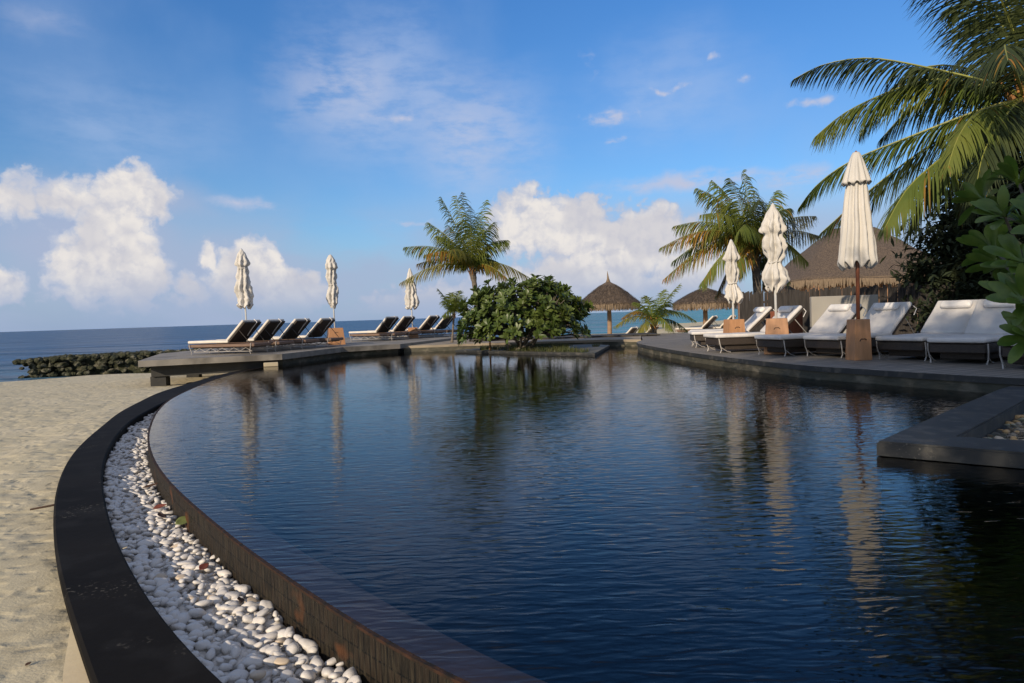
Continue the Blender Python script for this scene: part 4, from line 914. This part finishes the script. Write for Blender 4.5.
bm = bmesh.new(); box(bm, (6.62, 13.6, .68), (1.25, .14, 1.0), Matrix.Rotation(R(-8), 4, 'Z'), .01)
tag(obj('low_wall', bm, M['panel']), 'pale grey rendered low wall between the stick fence and the loungers', 'wall')
bm = bmesh.new(); box(bm, (5.72, 14.2, .55), (.5, .4, .72), Matrix.Rotation(R(20), 4, 'Z'), .01)
tag(obj('cabinet', bm, M['polewood']), 'dark red brown wooden cabinet against the stick fence', 'cabinet')
# breakwater
bm = bmesh.new(); r = random.Random(9); bp = Path([Vector((-18.8, 26.6, 0)), Vector((-15, 27.2, 0)), Vector((-10, 28.2, 0)), Vector((-4, 30, 0))])
d = 0
while d < bp.L:
    for k in range(12):
        p = bp.at(d); s = r.uniform(.08, .16)
        rr = bmesh.ops.create_icosphere(bm, subdivisions=2, radius=1)
        o_ = Vector((d, k*5, 0)); rot = Matrix.Rotation(r.uniform(0, 6), 3, 'Z')
        top_ = .12*sst(0, .8, d)
        c0 = Vector((p.x+r.uniform(-.1, .1), p.y-.5+(k % 3)*.42+r.uniform(-.15, .15), -.78 + r.choice((.0, .18, .36, .52, .60, .62))+top_*.5+.014*d))
        for v in rr['verts']:
            q = v.co*(1+.45*noise.noise(v.co*1.3+o_)); q = Vector((q.x*s*1.2, q.y*s, q.z*s*.75)); v.co = rot @ q + c0
    d += .15
box(bm, (-14.3, 27.35, -.52), (8.9, .95, .80), Matrix.Rotation(R(6), 4, 'Z'), .1, 2)
tag(obj('rock_breakwater', bm, M['rock']), 'low dark mossy breakwater of piled rocks between the sand and the sea', 'breakwater')
# ------------------------------------------------------------------ palms
def blade(bm, base, d, side, nrm, ln, w, droop, mi=0, seg=4):
    pts = []; p = base.copy(); dd = d.normalized()
    for i in range(seg+1):
        pts.append((p.copy(), dd.copy())); dd = (dd + Vector((0, 0, -droop/seg))).normalized(); p = p + dd*(ln/seg)
    prev = None
    prof = [.55, 1, .85, .55, .0] if seg == 4 else [.6, 1, .7, 0]
    for i, (q, t) in enumerate(pts):
        s = t.cross(nrm).normalized() if t.cross(nrm).length > .01 else side
        ww = w*prof[i]
        if i == seg: a = b = None; tip = bm.verts.new(q)
        else: a = bm.verts.new(q+s*ww); b = bm.verts.new(q-s*ww)
        if prev:
            if i == seg: f = bm.faces.new((prev[0], prev[1], tip))
            else: f = bm.faces.new((prev[0], prev[1], b, a))
            f.material_index = mi
        prev = (a, b)
def frond(parent, pts, lw, n, mats, seed, hang=.8, w=.022, origin=Vector(), vee=.25, rr=.018, dead=None):
    """rachis through pts (world), leaflets max length lw"""
    r = random.Random(seed); path = Path(catmull(pts, 6)) ; bm = bmesh.new()
    m = 16; P_ = [path.at(path.L*i/m) for i in range(m+1)]
    tube(bm, P_, [rr*(1-.85*i/m) for i in range(m+1)], 5)
    for f in bm.faces: f.material_index = 0
    n = int(n*1.75); w = w*.66; lw = lw*1.12
    for i in range(n):
        t = .08+.92*(i+.5)/n; p = path.at(path.L*t); tg = (path.at(path.L*min(1, t+.02))-path.at(path.L*max(0, t-.02))).normalized()
        sd_ = tg.cross(Vector((0, 0, 1)))
        sd_ = sd_.normalized() if sd_.length > .05 else Vector((1, 0, 0)); upv = sd_.cross(tg)
        ln = lw*(math.sin(math.pi*min(1, (t*.86+.10)))**.6)*(1 if t < .93 else .75)
        for s in (-1, 1):
            if r.random() < .04: continue
            jit = Vector((r.gauss(0, .12), r.gauss(0, .12), r.gauss(0, .14)))
            d = sd_*s*(1-.35*t) + tg*(.55+.55*t) + upv*vee - Vector((0, 0, hang*.35)) + jit
            mi = 1
            if dead and r.random() < dead[0]+dead[1]*t: mi = 2
            blade(bm, p, d, sd_, upv + sd_*s*.3, ln*r.uniform(.85, 1.1), w*r.uniform(.8, 1.15), hang*r.uniform(.8, 1.3), mi)
    bmesh.ops.translate(bm, verts=bm.verts, vec=-origin)
    return obj('frond', bm, mats, parent)
def arch(C, T, rise, k=.42):
    ctl = C+(T-C)*k+Vector((0, 0, rise))
    return [C*(1-t)**2 + ctl*2*t*(1-t) + T*t*t for t in (0, .25, .5, .75, 1)]
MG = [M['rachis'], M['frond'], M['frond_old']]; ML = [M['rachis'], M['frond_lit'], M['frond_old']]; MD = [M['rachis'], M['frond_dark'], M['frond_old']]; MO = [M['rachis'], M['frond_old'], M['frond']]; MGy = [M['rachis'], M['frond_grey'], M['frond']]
def palm(name, base, C, label, trunk_r, cat='palm tree', bend=(0, 0)):
    root = empty(name, base, label=label, cat=cat)
    b = Vector(base); bm = bmesh.new(); n = 22; pts = []; rs = []
    for i in range(n+1):
        t = i/n; p = (C-b)*t + Vector((bend[0], bend[1], 0))*math.sin(math.pi*t); pts.append(p); rs.append(trunk_r*(1.35-.45*min(1, t*4))*(1+.05*(i % 2)) * (1.0 if t < .85 else 1.25))
    tube(bm, pts, rs, 12); obj('trunk', bm, M['bark'], root, smooth=True)
    bm = bmesh.new(); r = random.Random(int(C.x*100))
    for i in range(14):
        th = i*2.4; q = (C-b)+Vector((math.cos(th)*trunk_r*.7, math.sin(th)*trunk_r*.7, -.10-trunk_r*2.2+trunk_r*4*i/14))
        tube(bm, [q, q+Vector((math.cos(th)*trunk_r*1.2, math.sin(th)*trunk_r*1.2, trunk_r*2.2))], [trunk_r*.35, trunk_r*.12], 5)
    obj('leaf_bases', bm, M['boot'], root)
    return root
# --- palm behind the bush (left)
Y = 21.5; base = Vector((-1.05, 21.5, .19)); C = at(472, 268, Y)
pa = palm('palm_tree', base, C, 'coconut palm with yellowing lower fronds rising behind the round bush', .085, bend=(.05, 0))
O = base
for i, (tx, ty, dY, rise, ms, lw) in enumerate([(441, 197, .2, .35, MG, .5), (455, 196, -.3, .3, MG, .5), (486, 200, .4, .35, MG, .5), (428, 222, .5, .35, MG, .5), (404, 247, -.2, .55, MG, .5), (417, 264, .6, .45, MO, .45), (400, 283, -.3, .55, ML, .45),
        (508, 240, -.2, .55, MG, .5), (498, 262, .3, .35, MG, .45), (527, 276, .0, .5, ML, .45), (507, 278, -.5, .4, MO, .4), (470, 205, -1.6, .7, MG, .5), (478, 215, 1.6, .7, MD, .5), (450, 250, -1.7, .5, ML, .45), (490, 255, 1.7, .4, MD, .45), (436, 236, -.9, .5, MG, .45), (462, 192, 0.1, .2, MG, .5), (494, 222, -.8, .5, MG, .48), (424, 255, -1.1, .55, MO, .4), (448, 225, .9, .4, MD, .5)]):
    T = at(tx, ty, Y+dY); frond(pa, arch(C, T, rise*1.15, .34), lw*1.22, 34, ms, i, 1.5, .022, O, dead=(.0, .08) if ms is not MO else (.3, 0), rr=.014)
# small young palm left of bush
base = Vector((-1.95, 22.2, .19)); C = at(454, 313, 22.2)
pb = palm('young_palm', base, C, 'tiny young palm peeping out between the far loungers and the bush', .035, 'palm tree')
for i, (tx, ty, dY, rise) in enumerate([(438, 289, 0, .15), (443, 301, .2, .15), (451, 293, -.3, .1), (459, 291, .3, .1), (464, 301, -.2, .2), (443, 316, -.4, .2), (466, 312, .4, .2), (447, 296, .5, .2), (456, 298, -.6, .2)]):
    frond(pb, arch(C, at(tx, ty, 22.2+dY), rise), .30, 24, MG, 40+i, .9, .016, base, rr=.008)
# young palm right of bush near parasols
base = Vector((at(655, 333, 25).x, 25, -.05)); C = at(654, 322, 25)
pc = palm('young_palm', base, C, 'young palm with drooping yellow tinged fronds in front of the beach parasols', .09, 'palm tree')
for i, (tx, ty, dY, rise, ms) in enumerate([(680, 284, 0, .3, MG), (664, 290, .4, .2, MG), (646, 296, -.3, .3, MG), (634, 302, .3, .4, MG), (622, 318, 0, .65, MO), (614, 327, -.2, .6, ML), (696, 321, 0, .75, MG), (688, 331, .5, .5, MD), (672, 330, -1.0, .5, MG), (640, 332, -.9, .4, ML), (632, 312, .9, .5, MG), (670, 300, -.8, .3, MG), (676, 312, .9, .5, MD)]):
    frond(pc, arch(C, at(tx, ty, 25+dY), rise), .42, 30, ms, 60+i, .9, .02, base, rr=.012)
# middle right palm
Y = 18.6; base = Vector((at(757, 320, Y).x, Y, .18)); C = at(754, 250, Y)
pd = palm('palm_tree', base, C, 'dense coconut palm with orange old fronds behind the two knotted umbrellas', .12, bend=(.05, 0))
for i, (tx, ty, dY, rise, ms, lw) in enumerate([(697, 188, 0, .7, MG, .55), (712, 180, .8, .6, MG, .55), (743, 170, 0, .25, MG, .6), (730, 178, -.9, .3, MG, .55), (777, 190, .2, .35, MG, .55), (790, 208, -.5, .6, MD, .55), (674, 226, .4, .75, MG, .55),
        (660, 248, -.2, .9, MO, .5), (663, 280, 0, .9, MO, .5), (672, 262, .8, .9, MG, .55), (816, 216, .6, .6, MGy, .5), (820, 236, 1.0, .6, MGy, .5), (808, 262, .2, .8, MD, .5), (700, 215, -1.5, .8, MG, .55), (720, 205, 1.5, .7, MD, .55), (760, 200, -1.8, .9, MD, .55), (780, 245, -1.2, .6, MO, .45),
        (735, 275, -1.4, .6, MO, .5), (700, 285, -.8, .8, MG, .5), (716, 296, .3, .7, MO, .45), (772, 285, 1.2, .6, MD, .5), (755, 190, 1.4, .8, MD, .55), (790, 280, -.6, .7, MD, .5), (740, 230, -2.0, .7, MG, .55), (690, 240, 1.4, .9, MD, .5), (765, 225, 2.0, .9, MD, .55)]):
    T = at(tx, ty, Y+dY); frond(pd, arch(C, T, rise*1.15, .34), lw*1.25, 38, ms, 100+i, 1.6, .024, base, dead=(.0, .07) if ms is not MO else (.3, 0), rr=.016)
# big palm at the right, trunk outside the frame
C = at(1024, 98, 10.0); base = Vector((8.6, 11.2, .18))
pe = palm('palm_tree', base, C, 'big coconut palm leaning in from the upper right with long hanging fronds', .15, bend=(.25, 0))
def P3(*a): return [at(*q) for q in a]
big = [(P3((1024, 98, 10), (1000, 85, 10), (930, 68, 10.3), (871, 58, 10.6), (825, 64, 10.8), (794, 79, 11)), .62, MD, 54),
       (P3((1024, 98, 10), (985, 86, 10.3), (926, 80, 10.6), (853, 108, 10.9), (815, 137, 11)), .85, MG, 60),
       (P3((1024, 98, 10), (985, 108, 10.2), (919, 133, 10.6), (853, 160, 11), (818, 184, 11.2), (799, 208, 11.4)), .62, MG, 60),
       (P3((1024, 98, 10), (985, 115, 10.3), (926, 148, 10.8), (870, 190, 11), (822, 232, 11.2)), .72, MD, 60),
       (P3((1024, 98, 10), (1003, 104, 9.5), (978, 112, 9), (959, 136, 8.5), (948, 168, 8.2)), .62, MG, 44),
       (P3((1024, 98, 10), (990, 118, 9.7), (945, 155, 9.2), (908, 188, 9), (884, 230, 8.8)), .80, MG, 60),
       (P3((1024, 98, 10), (1016, 40, 9.9), (996, -10, 9.7), (960, -45, 9.5), (905, -50, 9.4)), .95, MD, 60),
       (P3((1024, 98, 10), (1020, 55, 10.4), (1010, 10, 10.7), (985, -35, 11.0), (950, -65, 11.2)), .95, MD, 54),
       (P3((1024, 98, 10), (980, 72, 10.9), (930, 66, 11.6), (890, 90, 12.2), (860, 135, 12.5)), .8, MD, 50),
       (P3((1024, 98, 10), (990, 115, 10.7), (950, 150, 11.4), (925, 195, 12), (905, 240, 12.3)), .7, MD, 50),
       (P3((1024, 98, 10), (1010, 110, 9.2), (985, 150, 8.6), (975, 195, 8.3)), .7, MD, 44),
       (P3((1024, 98, 10), (1040, 30, 9.8), (1045, -30, 9.5), (1060, -80, 9.0)), .85, MD, 44),
       (P3((1024, 98, 10), (1080, 50, 10.2), (1150, 30, 10.4), (1220, 60, 10.5)), .85, MD, 44),
       (P3((1024, 98, 10), (1070, 90, 9.7), (1130, 110, 9.4), (1180, 160, 9.2)), .85, MG, 44),
       (P3((1024, 98, 10), (1060, 110, 10.8), (1110, 150, 11.5), (1140, 210, 12)), .8, MD, 44),
       (P3((1024, 98, 10), (1030, 60, 11.0), (1035, 40, 12.0), (1040, 50, 13.0)), .8, MD, 44),
       (P3((1024, 98, 10), (1012, 60, 9.2), (1005, 45, 8.4), (1008, 60, 7.6)), .7, MD, 44),
       (P3((1024, 98, 10), (1000, 95, 10.8), (960, 92, 11.4), (915, 105, 12.0), (880, 140, 12.3)), .75, MD, 50),
       (P3((1024, 98, 10), (1005, 125, 10.5), (980, 165, 11.0), (962, 215, 11.3)), .7, MD, 46),
       (P3((1024, 98, 10), (1012, 55, 10.2), (1000, 20, 10.6), (975, 0, 11.0), (945, 10, 11.3)), .8, MD, 50)]
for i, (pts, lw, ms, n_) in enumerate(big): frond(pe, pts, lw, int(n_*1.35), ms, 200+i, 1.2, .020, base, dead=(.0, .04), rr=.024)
# ------------------------------------------------------------------ broad-leaved shrubs
def leaf(bm, base, d, nrm, ln, w, curl=.3, seg=5, cols=2):
    d = d.normalized(); s = d.cross(nrm); s = s.normalized() if s.length > .01 else Vector((1, 0, 0)); nn = s.cross(d).normalized(); rows = []
    for i in range(seg+1):
        t = i/seg; ww = w*(.10+.95*math.sin(math.pi*min(.96, .03+t**1.75*.86)))
        if i == seg: ww *= .75
        p = base + d*ln*t - nn*curl*ln*t*t*.5
        row = []
        for j in range(-cols//2, cols//2+1):
            f = j/(cols/2); row.append(bm.verts.new(p + s*ww*.5*f + nn*abs(f)*ww*.16))
        rows.append(row)
    for i in range(seg):
        for j in range(len(rows[0])-1): bm.faces.new((rows[i][j], rows[i][j+1], rows[i+1][j+1], rows[i+1][j]))
def rosette(bm, c, axis, n, ln, w, r, seg=4):
    axis = axis.normalized(); a = axis.cross(Vector((.3, .1, 1))); a = a.normalized() if a.length > .05 else Vector((1, 0, 0)); b = axis.cross(a)
    for i in range(n):
        th = i*2.4+r.uniform(-.3, .3); e = r.uniform(.1, 1.0)*(1.0-.75*i/n)+.05*1
        d = (a*math.cos(th)+b*math.sin(th))*math.cos(e*1.3) + axis*math.sin(e*1.3) + axis*.25
        leaf(bm, c - axis*ln*.25*(1-i/n), d, axis, ln*r.uniform(.75, 1.1), w*r.uniform(.85, 1.1), r.uniform(.15, .6), seg)
# round bush on the island
base = Vector((.25, 18.2, .075)); bs = empty('round_bush', base, label='broad rounded shrub with thick branches on the low planting island', cat='bush')
r = random.Random(21); bmB = bmesh.new(); bmL = bmesh.new()
tips = []
for k in range(520):
    th = r.uniform(0, 6.283); el_ = math.asin(r.uniform(-.3, 1)); q = r.uniform(.55, 1.0)**.6
    lump = 1+.22*noise.noise(Vector((math.cos(th)*2, math.sin(th)*2, el_*2)))
    p = Vector((math.cos(th)*math.cos(el_)**.75*1.70, math.sin(th)*math.cos(el_)*1.25, (abs(math.sin(el_))**.85)*(1 if el_ > 0 else -1)*1.12))*q*lump + Vector((.08, 0, .74))
    if abs(p.x-.1) > 1.0: p.z -= .12*(abs(p.x-.1)-1)
    tips.append(p)
mains = []
for k in range(11):
    th = k*2.4; e = Vector((math.cos(th)*r.uniform(.5, 1.1), math.sin(th)*r.uniform(.4, .8), r.uniform(.55, .95)))
    s0 = Vector((r.uniform(-.35, .35), r.uniform(-.2, .2), 0)); mid = s0*.6+e*.45+Vector((0, 0, -.05))
    tube(bmB, [s0, mid, e], [.04, .032, .022], 7); mains += [mid, e, (mid+e)/2]
for p in tips:
    a = min(mains, key=lambda q: (q-p).length + (.3 if q.z > p.z else 0))
    tube(bmB, [a, a.lerp(p, .5)+Vector((0, 0, -.04)), p], [.016, .012, .009], 5)
    ax = (p-Vector((.1, 0, .45))).normalized()+Vector((0, 0, .35)); rosette(bmL, p, ax, 11, .21, .085, r)
obj('branches', bmB, M['stem'], bs, smooth=True); obj('crown', bmL, M['leaf_bush'], bs, smooth=True)
sp_ = empty('sapling', at(490, 349, 18.6), label='single thin orange stemmed sapling at the left edge of the island', cat='sapling')
bm = bmesh.new(); tube(bm, [(0, 0, -.05), (.01, 0, .5), (-.01, 0, 1.0)], [.028, .022, .016], 7); obj('trunk', bm, M['sapling'], sp_, smooth=True)
bm = bmesh.new(); r = random.Random(4)
for k in range(6): rosette(bm, Vector((r.uniform(-.15, .15), r.uniform(-.1, .1), 1.0+r.uniform(-.1, .2))), Vector((r.uniform(-.4, .4), r.uniform(-.4, .4), 1)), 9, .19, .08, r)
obj('crown', bm, M['leaf_bush'], sp_, smooth=True)
# grass on island
bm = bmesh.new(); r = random.Random(6); isl = [(-1.4, 19.15), (1.75, 15.95), (2.5, 19.2), (2.2, 20.2), (-.6, 20.3)]
c_n = 0
while c_n < 3800:
    x, y = r.uniform(-1.5, 2.6), r.uniform(15.9, 20.3)
    if not inside(isl, x, y) or noise.noise(Vector((x*1.2, y*1.2, 0))) < -.12+.3*(abs(x-.3) > 1.2): continue
    b0 = Vector((x, y, .074)); h = r.uniform(.04, .14); t = Vector((r.uniform(-1, 1), r.uniform(-1, 1), 0)).normalized(); q = b0+Vector((r.uniform(-.04, .04), r.uniform(-.04, .04), h))
    bm.faces.new((bm.verts.new(b0-t*.006), bm.verts.new(b0+t*.006), bm.verts.new(q))); c_n += 1
tag(obj('grass', bm, M['grass']), 'short scrubby grass growing around the bush on the island', 'grass', kind='stuff')
# near glossy shrub in the planter
base = Vector((4.25, 5.35, -.05)); ns = empty('broad_leaved_shrub', base, label='shrub with large glossy leaves growing from the stone planter at the right edge', cat='shrub')
bmB = bmesh.new(); bmL = bmesh.new(); r = random.Random(33)
def rb(px, py, Yd): return at(px, py, Yd)-base
tipsn = [(1004, 214, 5.2), (982, 198, 6.0), (992, 248, 6.2), (1026, 222, 5.4), (1024, 262, 4.95), (1018, 180, 5.6), (1024, 300, 4.8), (1030, 335, 4.75), (1000, 262, 6.1), (1048, 225, 4.9), (1055, 180, 5.4), (1065, 270, 5.2), (1060, 325, 5.1), (1085, 230, 5.4), (1075, 160, 5.8)]
trunkp = [Vector((0, 0, 0)), Vector((-.05, 0, .35)), Vector((-.12, .05, .8)), Vector((-.10, .05, 1.25)), Vector((-.05, .05, 1.6))]
tube(bmB, trunkp, [.045, .04, .032, .025, .018], 8)
for (px, py, Yd) in tipsn:
    p = rb(px, py, Yd); a = min(trunkp[1:], key=lambda q: (q-p).length+(.4 if q.z > p.z-.1 else 0)); tube(bmB, [a, a.lerp(p, .55)+Vector((0, 0, -.06)), p], [.018, .014, .011], 6)
    ax = Vector((p.x-trunkp[2].x, p.y-.1-trunkp[2].y, .45)); rosette(bmL, p, ax, 14, .27, .078, r, 8)
obj('branches', bmB, M['stem'], ns, smooth=True); obj('crown', bmL, M['leaf_near'], ns, smooth=True)
# ------------------------------------------------------------------ dark trees at the right and behind the photographer
def tree(name, base, crowns, nleaf, mt, label, seed, ls=.16, trunk=.14):
    base = Vector(base); root = empty(name, base, label=label, cat='tree'); r = random.Random(seed)
    bm = bmesh.new(); cc = [Vector(c[0])-base for c in crowns]; top = sum(cc, Vector())/len(cc)
    tube(bm, [Vector((0, 0, 0)), Vector((.1, .05, top.z*.35)), Vector((top.x*.5, top.y*.5, top.z*.7)), top], [trunk, trunk*.85, trunk*.6, trunk*.3], 9)
    for c in cc: tube(bm, [Vector((top.x*.35, top.y*.35, top.z*.5)), (top*.4+c*.6)+Vector((0, 0, -.1)), c], [trunk*.45, trunk*.3, trunk*.12], 6)
    obj('trunk', bm, M['stem'], root, smooth=True)
    bm = bmesh.new(); tot = sum(c[1][0]*c[1][1]*c[1][2] for c in crowns)
    for (c, rd) in crowns:
        c = Vector(c)-base; n = int(nleaf*rd[0]*rd[1]*rd[2]/tot)
        nc = max(6, n//26)
        for k in range(nc):
            v = Vector((r.gauss(0, 1), r.gauss(0, 1), r.gauss(0, 1))).normalized()*(r.uniform(.25, 1)**.45)
            v *= 1+.25*noise.noise(v*2+Vector((seed, 0, 0)))
            q = c+Vector((v.x*rd[0], v.y*rd[1], v.z*rd[2]))
            for j in range(26):
                b = q+Vector((r.gauss(0, 1), r.gauss(0, 1), r.gauss(0, .7)))*ls*1.1; d = Vector((r.uniform(-1, 1), r.uniform(-1, 1), r.uniform(-.8, .5))).normalized()
                leaf(bm, b, d, Vector((r.uniform(-.5, .5), r.uniform(-.5, .5), 1)), ls*r.uniform(.7, 1.2), ls*.42, .3, 2, 2)
    obj('crown', bm, mt, root); return root
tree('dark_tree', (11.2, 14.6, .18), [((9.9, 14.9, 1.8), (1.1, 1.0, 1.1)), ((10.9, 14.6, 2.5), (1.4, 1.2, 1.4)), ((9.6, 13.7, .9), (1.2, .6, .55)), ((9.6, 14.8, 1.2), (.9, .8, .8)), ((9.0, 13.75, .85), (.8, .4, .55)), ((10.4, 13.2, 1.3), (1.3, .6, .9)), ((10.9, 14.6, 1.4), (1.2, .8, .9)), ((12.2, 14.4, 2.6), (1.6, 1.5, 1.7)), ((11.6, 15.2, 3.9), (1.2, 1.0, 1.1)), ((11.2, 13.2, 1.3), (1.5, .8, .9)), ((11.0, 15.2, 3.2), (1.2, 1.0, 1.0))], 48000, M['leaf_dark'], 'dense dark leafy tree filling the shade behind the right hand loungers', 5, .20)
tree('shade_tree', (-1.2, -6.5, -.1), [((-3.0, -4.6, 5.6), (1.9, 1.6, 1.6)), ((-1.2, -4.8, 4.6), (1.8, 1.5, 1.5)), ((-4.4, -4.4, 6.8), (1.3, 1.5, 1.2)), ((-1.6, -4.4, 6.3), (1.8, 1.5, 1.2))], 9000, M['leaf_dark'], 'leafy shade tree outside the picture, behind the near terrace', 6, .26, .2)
# ------------------------------------------------------------------ render settings
sc.render.engine = 'CYCLES'
sc.view_settings.view_transform = 'Standard'; sc.view_settings.look = 'None'; sc.view_settings.exposure = 0; sc.view_settings.gamma = 1
sc.cycles.max_bounces = 8; sc.cycles.transparent_max_bounces = 8
